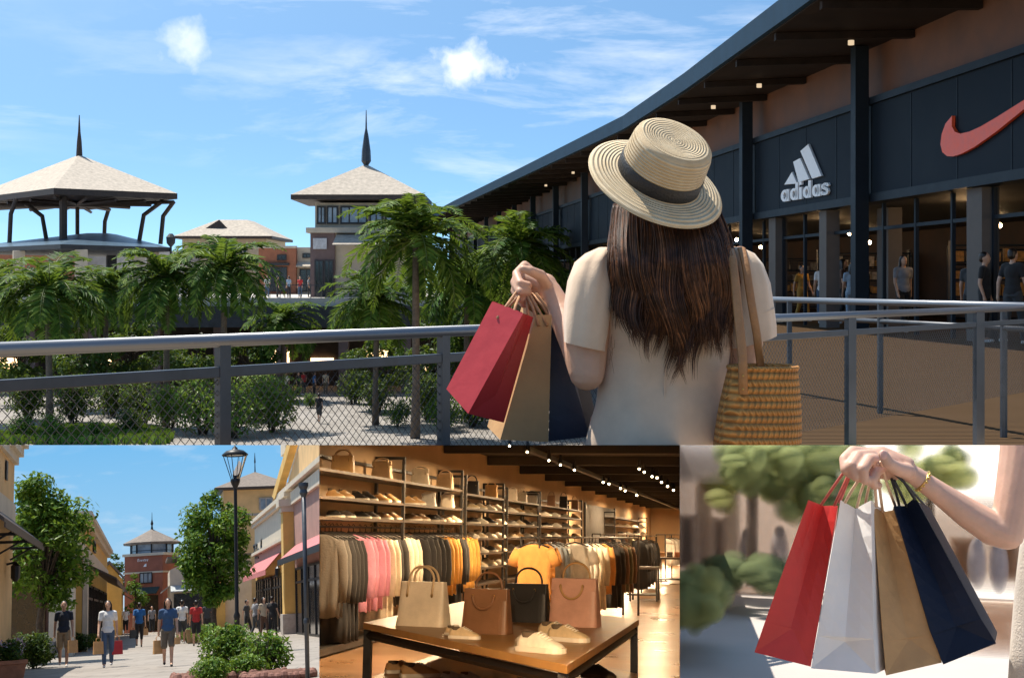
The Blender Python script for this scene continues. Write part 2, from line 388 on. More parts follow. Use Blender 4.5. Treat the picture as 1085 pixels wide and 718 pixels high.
def palm(label, loc, h, sc, k, rz, group=None):
    t = thing('palm_tree', label, 'palm tree', None, loc, rz, group)
    b = MB(); b.tube([(0,0,0), (.05,.03,h*.3), (.02,-.04,h*.7), (0,0,h)], [.27*sc, .2*sc, .19*sc, .14*sc], 10)
    tr = put('trunk', b, PALMB, t, smooth=True, clip=[UP])
    S = Matrix.Translation((0,0,h)) @ Matrix.Scale(sc, 4)
    c = put('crown', PALMC[k][1].copy(), PALML, t); c.data.transform(S); cut(c, UP)
    s = put('stalks', PALMC[k][0].copy(), RACH, c); s.data.transform(S); cut(s, UP)
    return t

# ---------------------------------------------------------------- people
PC = {}
def fabric(name, col, var=.1): return mat('cloth ' + name, col, .85, var, 9, .12, 60, sheen=.12)
def body_parts(kind, s, sleeve, hair, vox, carry):
    key = (kind, s, sleeve, hair, vox, carry)
    if key in PC: return PC[key]
    leg = {}
    for sd in (-1, 1):
        ph = s*sd
        if s == 0: leg[sd] = [(.09*sd,0,.92), (.098*sd,-.01,.5), (.1*sd,.02,.085), -.11]
        elif ph > 0: leg[sd] = [(.09*sd,0,.92), (.09*sd,-.13,.52), (.085*sd,-.2,.085), -.12]
        else: leg[sd] = [(.09*sd,0,.92), (.095*sd,.02,.49), (.09*sd,.2,.13), -.1]
    arm = {}
    for sd in (-1, 1):
        sw = -.05*s*sd
        arm[sd] = [(.18*sd,0,1.41), (.222*sd,.03+sw*1.4,1.13), (.235*sd,-.05+sw*3,.9), (.235*sd,-.065+sw*3.4,.82)]
        if carry == sd: arm[sd] = [(.185*sd,0,1.405), (.25*sd,.03,1.13), (.25*sd,-.2,1.16), (.22*sd,-.26,1.2)]
    b = MB()
    b.ell((0,0,.96), (.152,.105,.13)); b.ell((0,0,1.13), (.128,.09,.18)); b.ell((0,.0,1.3), (.168,.108,.17))
    b.cap((-.14,0,1.42), (.14,0,1.42), .055, .055); b.cap((0,.01,1.42), (0,-.015,1.54), .056, .05)
    b.ell((0,-.02,1.62), (.075,.095,.112)); b.ell((0,-.05,1.56), (.053,.06,.058)); b.ell((0,-.117,1.605), (.013,.018,.02))
    for sd in (-1, 1):
        b.ell((.076*sd,0,1.61), (.012,.02,.03))
        L_ = leg[sd]; b.chain(L_[:3], [.088,.058,.038]); b.cap(L_[2], V(L_[2]) + V((0,L_[3],-.045)), .037, .03)
        A = arm[sd]; b.chain(A, [.05,.041,.03,.034])
        h = V(A[3]); dn = (h - V(A[2])).normalized()
        for i in range(4): b.cap(h + V((0,(i-1.5)*.019,0)), h + dn*(.07-.008*abs(i-1.4)) + V((-.012*sd,(i-1.5)*.019,0)), .0105, .0085, 6)
        b.cap(h + V((0,-.025,.03)), h + V((-.01*sd,-.055,-.025)), .012, .009, 6)
    body = fuse(b, vox)
    sh = MB(); g = .018
    sh.ell((0,0,1.0), (.163,.116,.14)); sh.ell((0,0,1.13), (.148,.11,.2)); sh.ell((0,0,1.3), (.172,.12,.175)); sh.cap((-.14,.002,1.415), (.14,.002,1.415), .067, .067)
    sh.tube([(0,0,.9), (0,0,1.02)], [.172,.168], 18, flat=.72, up=(1,0,0))
    for sd in (-1, 1):
        A = [V(p) for p in arm[sd]]
        if sleeve == 'short': sh.cap(A[0], A[0].lerp(A[1], .6), .06, .053)
        else: sh.chain(A[:3], [.064,.054,.042])
    shirt = fuse(sh, vox)
    bt = MB(); bt.ell((0,0,.95), (.158,.112,.12)); bt.tube([(0,0,.86), (0,0,1.02)], [.16,.158], 18, flat=.74, up=(1,0,0))
    for sd in (-1, 1):
        L_ = [V(p) for p in leg[sd][:3]]
        if kind == 'shorts': bt.cap(L_[0], L_[0].lerp(L_[1], .92), .1, .09)
        elif kind == 'capri': bt.chain([L_[0], L_[1], L_[1].lerp(L_[2], .45)], [.097,.072,.06])
        else: bt.chain([L_[0], L_[1], L_[1].lerp(L_[2], .93)], [.097,.07,.055])
    bottom = fuse(bt, vox)
    shoes = []
    for sd in (-1, 1):
        so = MB(); L_ = leg[sd]; a = V(L_[2]); up = a.z - .085
        so.cap(a + V((0,.03,-.045)), a + V((0,L_[3]-.05,-.055)), .04, .034); shoes.append(fuse(so, vox))
    hb = MB()
    if hair == 'short': hb.ell((0,.012,1.655), (.083,.1,.092)); hb.ell((0,.035,1.6), (.077,.075,.075))
    else:
        hb.ell((0,.01,1.65), (.086,.104,.1)); hb.ell((0,.055,1.5), (.1,.062,.17))
        for sd in (-1, 1): hb.cap((.075*sd,.0,1.64), (.095*sd,-.01,1.38), .032, .026)
    hairm = fuse(hb, vox)
    PC[key] = (body, shirt, bottom, shoes, hairm, {sd: V(arm[sd][3]) for sd in (-1, 1)}); return PC[key]
SKIN2 = mat('tan skin', (.42, .235, .15), .5, .08, 14); WSHOE = fabric('white canvas shoe', (.7,.69,.66)); KSHOE = fabric('black shoe', (.02,.02,.022))
SHIRTC = {'navy': (.012,.017,.03), 'white': (.78,.78,.76), 'blue': (.02,.13,.36), 'denim': (.035,.09,.2), 'red': (.5,.03,.03), 'grey': (.25,.25,.26), 'black': (.015,.015,.017),
          'khaki': (.32,.22,.12), 'olive': (.14,.115,.085), 'jeans': (.06,.1,.17), 'beige': (.5,.4,.28), 'charcoal': (.045,.05,.055), 'mustard': (.5,.27,.05), 'pale blue': (.3,.42,.55), 'brown': (.1,.05,.03)}
def cloth(c): return fabric(c, SHIRTC[c])
def person(label, M, loc, rz, h, shirt, bottom, kind='shorts', s=1, hair='short', hm=None, sleeve='short', shoe=None, vox=.014, carry=0, group=None, clip=None, skin=None, bag=None):
    P = body_parts(kind, s, sleeve, hair, vox, carry); sc = h/1.72
    t = thing('person', label, 'person', M, loc, rz, group, sc)
    put('body', P[0], skin or SKIN, t, clip=clip); put('shirt', P[1], cloth(shirt), t, clip=clip)
    put('shorts' if kind != 'trousers' else 'trousers', P[2], cloth(bottom), t, clip=clip); [put('shoe', q_, shoe or WSHOE, t, clip=clip) for q_ in P[3]]; put('hair', P[4], hm or HAIRD, t, clip=clip)
    t['_h'] = 0; del t['_h']
    return t, {k: Matrix.Translation(V(loc)) @ Matrix.Rotation(rz, 4, 'Z') @ (v*sc) for k, v in P[5].items()}
KRAFT = mat('kraft paper', (.55, .31, .13), .75, .1, 5, .12, 25)
REDP = mat('red paper', (.5, .028, .035), .5, .08, 4, .1, 18)
NAVYP = mat('navy paper', (.012, .022, .05), .45, .1, 4, .1, 18)
WHITEP = mat('white paper', (.8, .785, .77), .55, .04, 4, .1, 18)
def small_bag(w_=.27, d_=.11, h_=.33):
    b = MB(); b.hexa([(-w_/2,-d_/2,-h_-.1), (w_/2,-d_/2,-h_-.1), (w_/2,d_/2,-h_-.1), (-w_/2,d_/2,-h_-.1), (-w_*.47,-d_*.3,-.1), (w_*.47,-d_*.3,-.1), (w_*.47,d_*.3,-.1), (-w_*.47,d_*.3,-.1)])
    hd = []
    for s in (-1, 1):
        k = MB(); k.tube([(-w_*.25,s*d_*.3,-.13), (-w_*.2,s*d_*.2,-.02), (0,0,.012), (w_*.2,s*d_*.2,-.02), (w_*.25,s*d_*.3,-.13)], .006, 6); hd.append(k.mesh('handle', smooth=True))
    return b.mesh('bag_body', bevel=.004), hd
SBAG = small_bag()
def hand_bag(label, M, loc, rz, m, sc=1.0, group=None, cordm=None):
    t = thing('paper_bag', label, 'shopping bag', M, loc, rz, group, sc)
    put('bag_body', SBAG[0], m, t)
    for k in SBAG[1]: put('handle', k, cordm or KRAFT, t)
    return t
# ================================================================ THE PLAZA SEEN FROM THE TERRACE
G0 = -6.93
plaza = paving('plaza paving', (.22,.195,.17), (.28,.255,.23), 1.2, 1.2, .03, .5)
b = MB(); b.quad((-700,66,G0), (700,66,G0), (700,2500,G0), (-700,2500,G0)); put('ground', b, plaza, kind='structure', clip=[UP])
tile = mat('roof shingle', (.44,.38,.31), .85, .16, 3, .4, 22)
darkwood = mat('dark eave timber', (.055,.036,.026), .6, .2, 4)
stone = mat('pale plaster', (.52,.44,.34), .85, .08, 1.5, .1, 10)
brick = mat('orange brick wall', (.34,.13,.07), .85, .12, 2, .15, 14)
purple = mat('mauve plaster', (.16,.11,.105), .85, .1, 2, .1, 12)
concrete = mat('pale concrete', (.5,.47,.42), .85, .1, 1.5)
darkcon = mat('dark fascia metal', (.03,.032,.037), .6, .2, 2)
blueroof = mat('blue metal roof', (.09,.15,.21), .32, .12, 3, metal=.55)
def hip(mb, cs, z, ov, apex, th=.25, mi=0):      # square or rectangular roof through four corners to one or two apex points
    n = len(cs); ap = apex if len(apex) == n else apex*n
    lo = [V((c[0], c[1], z)) for c in cs]; up = [p + V((0,0,th)) for p in lo]
    mb.add(lo + up, [tuple(range(n))[::-1]] + [(i, (i+1) % n, n+(i+1) % n, n+i) for i in range(n)], 1)
    for i in range(n):
        a, c = up[i], up[(i+1) % n]; p, q = V(ap[i]), V(ap[(i+1) % n])
        mb.add([a, c, p] if (p-q).length < 1e-4 else [a, c, q, p], [(0,1,2) if (p-q).length < 1e-4 else (0,1,2,3)], mi)
def window(parent, c, W_, H_, nx=(1,0,0), fm=None, gm=None, t=.12, mull=1):
    nx = V(nx).normalized(); ny = V((-nx.y, nx.x, 0)); c = V(c); f = MB(); g = MB()
    def bar(u0, u1, v0, v1, th):
        P = []
        for v in (v0, v1):
            for u, o in ((u0,-th), (u1,-th), (u1,th), (u0,th)): P.append(c + nx*u + ny*o + V((0,0,v)))
        return P
    k = t
    for a in ((-W_/2,W_/2,-H_/2,-H_/2+k), (-W_/2,W_/2,H_/2-k,H_/2), (-W_/2,-W_/2+k,-H_/2+k,H_/2-k), (W_/2-k,W_/2,-H_/2+k,H_/2-k)): f.hexa(bar(*a, t*.6))
    for i in range(mull):
        u = -W_/2 + W_*(i+1)/(mull+1); f.hexa(bar(u-k*.4, u+k*.4, -H_/2+k, H_/2-k, t*.45))
    g.hexa(bar(-W_/2+k*.8, W_/2-k*.8, -H_/2+k*.8, H_/2-k*.8, t*.2))
    fo = put('window', f, fm or darkcon, parent); put('pane', g, gm or GLASSD, fo); return fo
# open pavilion with the shingled roof and its lower blue roof
t = thing('roofed_pavilion', 'open pavilion with a big beige shingled roof and spire over a blue lower roof', 'pavilion', loc=w(76, 400, 128))
o0 = w(76, 400, 128)
def rel(p): return V(p) - o0
zE = CAMZ + (300-211)/1500*123
cs = [w(57,208,116), w(188,208,123), w(97,208,141), w(-40,208,132)]
b = MB(); hip(b, [rel(c) for c in cs], zE - o0.z, 0, [rel(w(84,164,128))], .5); put('roof', b, [tile, darkwood], t)
b = MB(); b.tube([rel(w(84,166,128)), rel(w(84,150,128)), rel(w(84,140,128)), rel(w(84,122,128))], [.3,.22,.12,.04], 8); put('spire', b, darkwood, t)
b = MB()
for i in range(4):
    a, c = rel(cs[i]), rel(cs[(i+1) % 4]); m = rel(w(82,213,128)); z = zE - o0.z - .25
    for f in (.0,.25,.5,.75): p = a.lerp(c, f); b.tube([(p.x*.97,p.y*.97,z), (m.x,m.y,z+.1)], .16, 4)
put('roof_beams', b, darkwood, t)
zB = CAMZ + (300-246)/1500*124 - o0.z
for (px, d, dx) in ((67,119,0), (82,136,0), (147,124,2.2), (170,126,1.2), (50,126,-2.2), (-14,130,0), (110,137,.5), (10,122,.6)):
    b = MB(); p = rel(w(px,400,d)); b.tube([(p.x,p.y,zB-1), (p.x+dx*.2,p.y,zB+1.5), (p.x+dx,p.y,zE-o0.z-.02)], .34 if px == 67 else .2, 8); put('post', b, darkwood, t)
cb = [w(64,262,108), w(180,262,118), w(110,262,140), (w(-60,262,126))]
zb = CAMZ + (300-266)/1500*116 - o0.z
b = MB(); hip(b, [rel(c) for c in cb], zb, 0, [V((rel(w(70,245,122)).x, 0, zb+1.9)), V((rel(w(92,245,122)).x, 0, zb+1.9)), V((rel(w(92,245,122)).x, 3, zb+1.9)), V((rel(w(60,245,122)).x, 3, zb+1.9))], .35); put('lower_roof', b, [blueroof, darkcon], t)
for (px, d) in ((86,110), (147,116), (162,119), (20,114), (118,134), (-10,120)):
    b = MB(); p = rel(w(px,400,d)); b.box((p.x,p.y,zb/2-.02), (.9,.9,zb), .4); put('column', b, stone if px != 118 else darkcon, t, bevel=.04)
# watch-tower building in the middle
t = thing('tower_building', 'square tower with glazed top storey, beige pyramid roof and tall spire behind the palms', 'building', loc=(w(388,0,122).x, 122, 0))
tx = w(388,0,122).x; 
def tz(py, d=122): return CAMZ + (300-py)/1500*d
k = 122/1500.
b = MB(); hip(b, [(-70*k,-5.2,0), (66*k,-5.2,0), (66*k,5.2,0), (-70*k,5.2,0)], tz(215), 0, [(0,0,tz(174))], .4); put('roof', b, [tile, darkwood], t)
b = MB(); b.lathe([(.1,0), (.42,.5), (.38,1.4), (.2,2.7), (.08,3.3), (.03,4.9)], 8, Matrix.Translation((0,0,tz(177)))); put('spire', b, GREYM, t)
b = MB(); b.bx(-48*k,48*k,-3.6,3.6,tz(243),tz(217.5)); up = put('wall', b, stone, t, label='plastered top storey under the eaves')
for (x0, x1) in ((-46,-37), (-36,-24), (-22,6), (8,22), (24,46)): window(t, ((x0+x1)/2*k, -3.68, tz(230)), (x1-x0)*k, 1.5, fm=darkcon, gm=GLASSW, t=.14, mull=max(1,(x1-x0)//10))
b = MB(); b.bx(-56*k,64*k,-4.4,4.4,tz(248.5),tz(243.2)); put('cornice', b, stone, t)
b = MB(); b.bx(-52*k,-27*k,-4.1,4,0,tz(248.6)); put('wall', b, purple, t, label='mauve corner block')
b = MB(); b.bx(-26.9*k,60*k,-3.8,3.9,0,tz(248.6)); put('wall', b, stone, t, label='pale wall of the tower base')
for px in (-43,-33): window(t, (px*k,-4.16,1.4), .75, 3.4, fm=darkcon, t=.1)
b = MB(); b.bx(-49*k,-35*k,-4.25,-4.13,tz(265),tz(254)); put('sign_panel', b, mat('pale sign panel', (.5,.5,.52), .5), t)
b = MB(); b.hexa([(-25*k,-7,tz(262)), (58*k,-7,tz(262)), (58*k,-3.8,tz(250)), (-25*k,-3.8,tz(250)), (-25*k,-7,tz(261)), (58*k,-7,tz(261)), (58*k,-3.8,tz(248.8)), (-25*k,-3.8,tz(248.8))]); put('lean_to_roof', b, [tile], t)
# far buildings on the upper level
def far_block(name, label, px0, px1, top, d, m, depth=12, extra=None):
    x0, x1 = w(px0,0,d).x, w(px1,0,d).x
    t = thing(name, label, 'building', loc=((x0+x1)/2, d, 0)); W_ = x1-x0; H_ = CAMZ+(300-top)/1500*d
    b = MB(); b.bx(-W_/2,W_/2,0,depth,-.2,H_); put('wall', b, m, t); return t, W_, H_
t, W_, H_ = far_block('hip_roofed_building', 'pale yellow building with a beige hipped roof and dark gablet between pavilion and tower', 193, 282, 253, 165, mat('cream plaster', (.55,.45,.3), .85, .06, 1.5), 14)
b = MB(); r = W_/2+.8; hip(b, [(-r,-.8,0), (r,-.8,0), (r,15,0), (-r,15,0)], H_+.01, 0, [(-1.6,4,H_+2.4), (1.9,4,H_+2.4), (1.9,9,H_+2.4), (-1.6,9,H_+2.4)], .3)
b.add([(-2.6,1.4,H_+1.2), (.2,1.4,H_+1.2), (-.9,1.6,H_+2.3)], [(0,1,2)], 1); put('roof', b, [tile, darkwood], t)
window(t, (2.2,-.06,H_-1.5), 1.1, 1.5, fm=stone, gm=GLASSD); window(t, (-2.4,-.06,H_-1.3), .9, 1.3, fm=stone, gm=GLASSW)
t, W_, H_ = far_block('brick_shop', 'orange brick shop with a flat roof left of the pale shop', 274, 313.5, 263, 150, brick)
window(t, (0,-.06,1.6), 2.1, 2.6, fm=darkcon, mull=2); window(t, (.5,-.06,3.9), 1.0, .6, fm=darkcon)
b = MB(); b.bx(-1.3,1.3,-.5,-.02,3.05,3.3); put('awning', b, darkcon, t)
b = MB(); b.bx(-W_/2-.1,W_/2+.1,-.1,.3,H_,H_+.25); put('coping', b, stone, t)
t, W_, H_ = far_block('pale_shop', 'cream flat-roofed shop wedged between the orange brick shop and the tower', 314, 340, 262, 151, stone)
window(t, (-.2,-.06,1.5), 1.5, 2.4, fm=darkcon, mull=1); window(t, (-.2,-.06,4.1), .9, .5, fm=darkcon)
b = MB(); b.hexa([(-1.2,-1,2.9), (1.2,-1,2.9), (1.2,-.02,3.3), (-1.2,-.02,3.3), (-1.2,-1,3.0), (1.2,-1,3.0), (1.2,-.02,3.45), (-1.2,-.02,3.45)]); put('awning', b, stone, t)
t, W_, H_ = far_block('brick_shop', 'low orange brick shop front seen under the blue pavilion roof', -60, 58, 264, 146, brick)
window(t, (1,-.06,1.4), 3, 2.4, fm=darkcon, mull=3)
t, W_, H_ = far_block('pale_shop', 'low beige shop front standing behind the right pavilion columns', 84, 192, 266, 156, concrete)
window(t, (-1.5,-.06,1.3), 2.4, 2.4, fm=darkcon, mull=2); window(t, (3,-.06,1.3), 2.4, 2.4, fm=darkcon, mull=2)
# the upper terrace: slab, parapet, fascia and the dark shop row beneath
b = MB(); b.bx(-75,14,104,190,-.25,0.0); put('upper_terrace', b, concrete, kind='structure')
t = thing('terrace_parapet', 'long white parapet with slim steel rails along the far upper terrace', 'parapet', loc=(-20,104,0))
b = MB(); b.bx(-45,24,-.35,-.02,-.5,.1); put('wall', b, concrete, t)
b = MB()
for i in range(92): b.box((-45+i*.75,-.2,.55), (.05,.05,.9))
b.bx(-45,24,-.24,-.16,1.0,1.06); put('rails', b, GREYM, t)
t = thing('lower_arcade', 'dark row of ground floor shops under the far terrace with a black fascia band', 'arcade', loc=(-20,104,G0))
b = MB(); b.bx(-45,24,-.6,-.37,-.9-G0-1.15,-.5-G0); put('fascia', b, darkcon, t)
b = MB(); b.bx(-45,24,8,8.4,0,-.26-G0); put('wall', b, mat('arcade back wall', (.05,.035,.028), .8, .3, 1), t)
for i in range(15): b = MB(); b.box((-43+i*4.6,.4,(-.3-G0)/2), (.7,.7,-.27-G0)); put('column', b, purple, t)
warm = emit('warm shop light', (1,.62,.3), 3.0)
for i, x in enumerate((-20,-12.5,-7,1.5,5,9.3,13)): b = MB(); b.bx(x-.9,x+.9,7.8,7.95,1.2+(i % 3)*.5,2.2+(i % 2)*.6); put('lit_window', b, warm, t)
# planting of the plaza
for a in (('tall palm with a wide dense crown in front of the tower', w(440,0,74), 10.3, 1.02, 0, .3), ('dense palm with arching fronds just left of the raised hand', w(549,0,78), 9.9, .9, 1, 2.0),
          ('bushy palm under the gazebo roof, left neighbour of the slimmer palm', w(176,0,80), 8.4, .86, 2, 1.0), ('slim upright palm in front of the cream hip roofed building', w(238,0,79), 8.9, .86, 0, 4.0),
          ('broad palm beneath the blue roof at the edge of view', w(52,0,76), 7.7, .92, 1, 5.0), ('palm at the outer left edge, cut by the frame', w(-12,0,82), 7.8, .9, 2, .5),
          ('low dark palm behind the broad palm under the pavilion', w(112,0,92), 7.6, .8, 0, 2.2), ('lower palm squeezed between the two largest palms', w(495,0,84), 8.0, .88, 2, 3.1),
          ('small palm overlapping the left foot of the tower palm', w(398,0,81), 7.0, .8, 1, 1.4), ('dark palm behind the red shopping bag', w(590,0,86), 7.5, .85, 0, 5.2),
          ('palm growing low behind the railing under the raised hand', w(520,0,88), 6.6, .9, 1, .2), ('half hidden palm between slim palm and lit plaza', w(300,0,98), 5.4, .75, 2, 3.6)):
    p = V((a[1].x, a[1].y, G0)); palm(a[0], p, a[2], a[3], a[4], a[5], 'palms of the plaza')
TM = [tree_meshes(5, 5, (0,0,3.2), (2.3,2.3,2.0), 22, 120, .2, .13), tree_meshes(9, 5, (0,0,3.0), (2.6,2.4,1.9), 22, 120, .2, .12)]
for i, (px, d, s, lab) in enumerate(((20,94,.98,'dark round tree behind the railing at the frame edge'), (85,90,.95,'dark tree filling the gap under the broad palm'), (140,96,1.05,'dark tree between the two left palms'),
        (205,92,.9,'dark tree at the foot of the slim palm'), (262,97,.85,'dark tree right of the slim palm by the lit plaza'), (460,88,1.1,'dark leafy tree at the foot of the tower palm'),
        (400,90,.9,'dark small tree left of the tower palm trunk'), (520,92,1.15,'dark tree behind the left end of the shopping bags'), (600,95,1.2,'dark tree hidden behind the shopping bags and arm'))):
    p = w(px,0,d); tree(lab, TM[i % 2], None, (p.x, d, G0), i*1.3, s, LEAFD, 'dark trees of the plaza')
SMs = [shrub_meshes(2, 1.4, 2.6, 1500, .12), shrub_meshes(8, 1.3, 2.2, 1400, .11)]
for i, (px, d, s, lab) in enumerate(((215,76,1.25,'bright green shrub left of the dark railing post'), (248,74,1.3,'bright shrub seen straight behind the first railing post'), (287,77,1.2,'bright shrub beside the lit paving and strolling visitor'),
        (180,79,1.15,'bright shrub at the left end of the shrub group'), (268,83,1.2,'taller bright shrub at the back of the shrub group'), (20,73,.62,'low shrub in the bottom corner behind the mesh'), (58,72.5,.55,'low shrub at the trunk of the broad palm'),
        (100,73,.5,'low shrub in the middle of the clipped bed'), (470,78,.8,'shrub behind the railing left of the red bag'), (330,92,.45,'low clipped shrub beyond the strolling visitor'), (420,80,.6,'shrub on the paving right of the strolling visitor'), (30,84,1.25,'dark bush in shade left of the broad palm trunk'), (78,82,1.1,'dark bush in shade right of the broad palm trunk'), (118,86,1.2,'dark bush between the broad palm and its right neighbour'), (152,81,1.0,'bush at the foot of the bushy palm'), (140,75,.7,'low bush at the right end of the clipped bed'), (452,84,1.1,'dark bush at the foot of the tower palm'), (400,88,1.0,'bush left of the tower palm foot'), (375,95,.9,'round bush beyond the visitor on the lit paving'), (500,80,1.2,'dark bush behind the red bag'), (555,86,1.3,'dark bush behind the kraft bag'))):
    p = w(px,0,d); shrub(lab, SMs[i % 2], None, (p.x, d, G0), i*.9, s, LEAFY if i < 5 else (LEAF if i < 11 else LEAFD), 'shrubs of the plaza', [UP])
lawn = MB(); rng = random.Random(4)
for _ in range(5200):
    x = rng.uniform(-28,-17); y = rng.uniform(71,78); 
    if abs(x+22.5) > 5.2*math.sqrt(max(0, 1-((y-71)/7.2)**2)): continue
    a = rng.uniform(0,6.28); h = rng.uniform(.12,.5); dx, dy = math.cos(a)*.06, math.sin(a)*.06
    lawn.add([(x-dx,y-dy,G0), (x+dx,y+dy,G0), (x+dx+rng.gauss(0,.08),y,G0+h), (x-dx+rng.gauss(0,.08),y,G0+h)], [(0,1,2,3)])
put('grass', lawn.mesh('grass', normals=False), LEAFY, kind='stuff', clip=[UP], label='short green ground cover in the bed behind the railing', cat='grass')
def plaza_man(label, px, d, z, sh, bo, s=0, rz=0, kind='trousers', hair='short'): p = w(px,0,d); return person(label, None, (p.x, d, z), rz, 1.72, sh, bo, kind, s, hair, vox=.03, group='visitors on the plaza')
plaza_man('visitor in dark shirt and shorts walking on the sunlit paving', 338, 82, G0, 'black', 'charcoal', 1, 3.0, 'shorts')
plaza_man('visitor in dark clothes beside the bright shrubs', 284, 93, G0, 'charcoal', 'black', 0, 2.5)
for i, (px, sh, bo) in enumerate(((303,'white','charcoal'), (316,'black','black'), (333,'blue','black'), (345,'beige','olive'), (322,'red','charcoal'))):
    plaza_man(f'visitor in {sh} top in the shade under the far terrace', px, 101+i*.5, G0, sh, bo, 0, i)
for i, (px, sh, bo) in enumerate(((283,'white','jeans'), (294,'brown','black'), (306,'pale blue','black'), (318,'red','jeans'), (327,'grey','black'))):
    plaza_man(f'tiny visitor in {sh} top behind the far terrace parapet', px, 112+i, 0, sh, bo, 0, i*2)
t = thing('plaza_lamp', 'dark plaza lamp rising beside the right end of the blue roof', 'street lamp', loc=(w(181,0,118).x,118,0))
b = MB(); b.tube([(0,0,0), (0,0,4.2)], .09, 8); put('post', b, darkcon, t); b = MB(); b.lathe([(.1,4.2), (.35,4.5), (.4,5.0), (.15,5.3)], 8); put('lantern', b, darkcon, t)

# ---------------------------------------------------------------- the long dark shop building on the right
def fx(d, off=0): return 9.51 - .1237*(d-26.3) - off
def strip(mb, d0, d1, o0, o1, z0, z1, mi=0): return mb.hexa([(fx(d0,o1),d0,z0), (fx(d0,o0),d0,z0), (fx(d1,o0),d1,z0), (fx(d1,o1),d1,z0), (fx(d0,o1),d0,z1), (fx(d0,o0),d0,z1), (fx(d1,o0),d1,z1), (fx(d1,o1),d1,z1)], mi)
def fac(px, py, off=0):
    r = (px-CX)/F; d = (fx(0)-off)/(r+.1237); return V((r*d, d, CAMZ-(py-HZ)/F*d))
deck = mat('deck boards', (.017,.0125,.01), .9, .2, 1.5, spec=.03); wave_bump(deck, 3.2, 'Y', .9, dist=.2, distance=.03, dark=.6)
D0, D1 = 20.0, 155.0
t = thing('shop_building', 'long two storey dark shop building under a sweeping roof with brown upper wall', 'building', loc=(0,0,0))
navy = mat('dark blue cladding', (.009,.016,.026), .6, .12, .8, spec=.12); brown = mat('rust brown panelling', (.15,.062,.03), .6, .18, .7)
roofm = mat('blue grey roof edge', (.018,.045,.08), .7, .1, 2, spec=.1); soff = mat('dark soffit', (.03,.021,.017), .7, .2, 2, spec=.15)
colm = mat('dark column', (.011,.018,.027), .5, .1, 3, spec=.2); pil = mat('pale pilaster', (.11,.095,.085), .7, .1, 2)
b = MB(); strip(b, D0, D1, -.4, 0, 3.1, 5.5)
put('sign_fascia', b, navy, t)
b = MB()
for z, h_, off in ((5.42,.16,.1), (3.1,.2,.08)): strip(b, D0, D1, .003, off, z, z+h_)
for i in range(40): strip(b, 22.05+2.35*i, 22.08+2.35*i, .002, .012, 3.31, 5.41)
put('fascia_trim', b, colm, t)
b = MB(); strip(b, D0, D1, -.6, -.2, 5.51, 7.4); put('upper_wall', b, brown, t)
EV = [(18,7.1,7.62), (24,6.5,7.45), (30,5.86,7.25), (41,4.98,7.17), (51.4,4.03,7.17), (75,.35,7.15), (104,-4.3,7.13), (155,-11.9,7.1)]
rf, sf, fa, pu = MB(), MB(), MB(), MB()
for (d0,x0,z0), (d1,x1,z1) in zip(EV, EV[1:]):
    fa.hexa([(x0,d0,z0-.42), (x0+.12,d0,z0-.42), (x1+.12,d1,z1-.42), (x1,d1,z1-.42), (x0,d0,z0), (x0+.12,d0,z0), (x1+.12,d1,z1), (x1,d1,z1)])
    a0, a1 = fx(d0,-14), fx(d1,-14)
    rf.hexa([(x0,d0,z0+.001), (a0,d0,z0+1.2), (a1,d1,z1+1.2), (x1,d1,z1+.001), (x0,d0,z0+.08), (a0,d0,z0+1.35), (a1,d1,z1+1.35), (x1,d1,z1+.08)])
    e0, e1 = fx(d0,-.3), fx(d1,-.3)
    sf.hexa([(x0+.13,d0,z0-.45), (e0,d0,6.86), (e1,d1,6.86), (x1+.13,d1,z1-.45), (x0+.13,d0,z0-.3), (e0,d0,7.0), (e1,d1,7.0), (x1+.13,d1,z1-.3)])
    n = max(1, int((d1-d0)/3))
    for i in range(n):
        q = (i+.5)/n; d = d0+(d1-d0)*q; x = x0+(x1-x0)*q; z = z0+(z1-z0)*q
        pu.hexa([(x+.2,d-.12,z-.62), (fx(d,-.2),d-.12,6.68), (fx(d,-.2),d+.12,6.68), (x+.2,d+.12,z-.62), (x+.2,d-.12,z-.46), (fx(d,-.2),d-.12,6.84), (fx(d,-.2),d+.12,6.84), (x+.2,d+.12,z-.46)])
    for q in (.35,.7): fa_o = None; 
put('roof', rf, roofm, t); put('soffit', sf, soff, t); put('eave_fascia', fa, roofm, t); put('purlins', pu, soff, t)['kind'] = 'stuff'
for i in range(13):
    d = 24.4+9.4*i; b = MB(); strip(b, d-.16, d+.16, .12, .44, 0.0, 6.8); put('column', b, colm, t)
lamp = emit('downlight glow', (1,.75,.48), .55)
for i, d in enumerate((31.7,38.6,43.3,52,60.5,69,78)):
    b = MB(); xx = fx(d, 1.25); b.tube([(xx,d,6.5), (xx,d,6.6)], .07, 12); o = put('downlight', b, lamp, t)
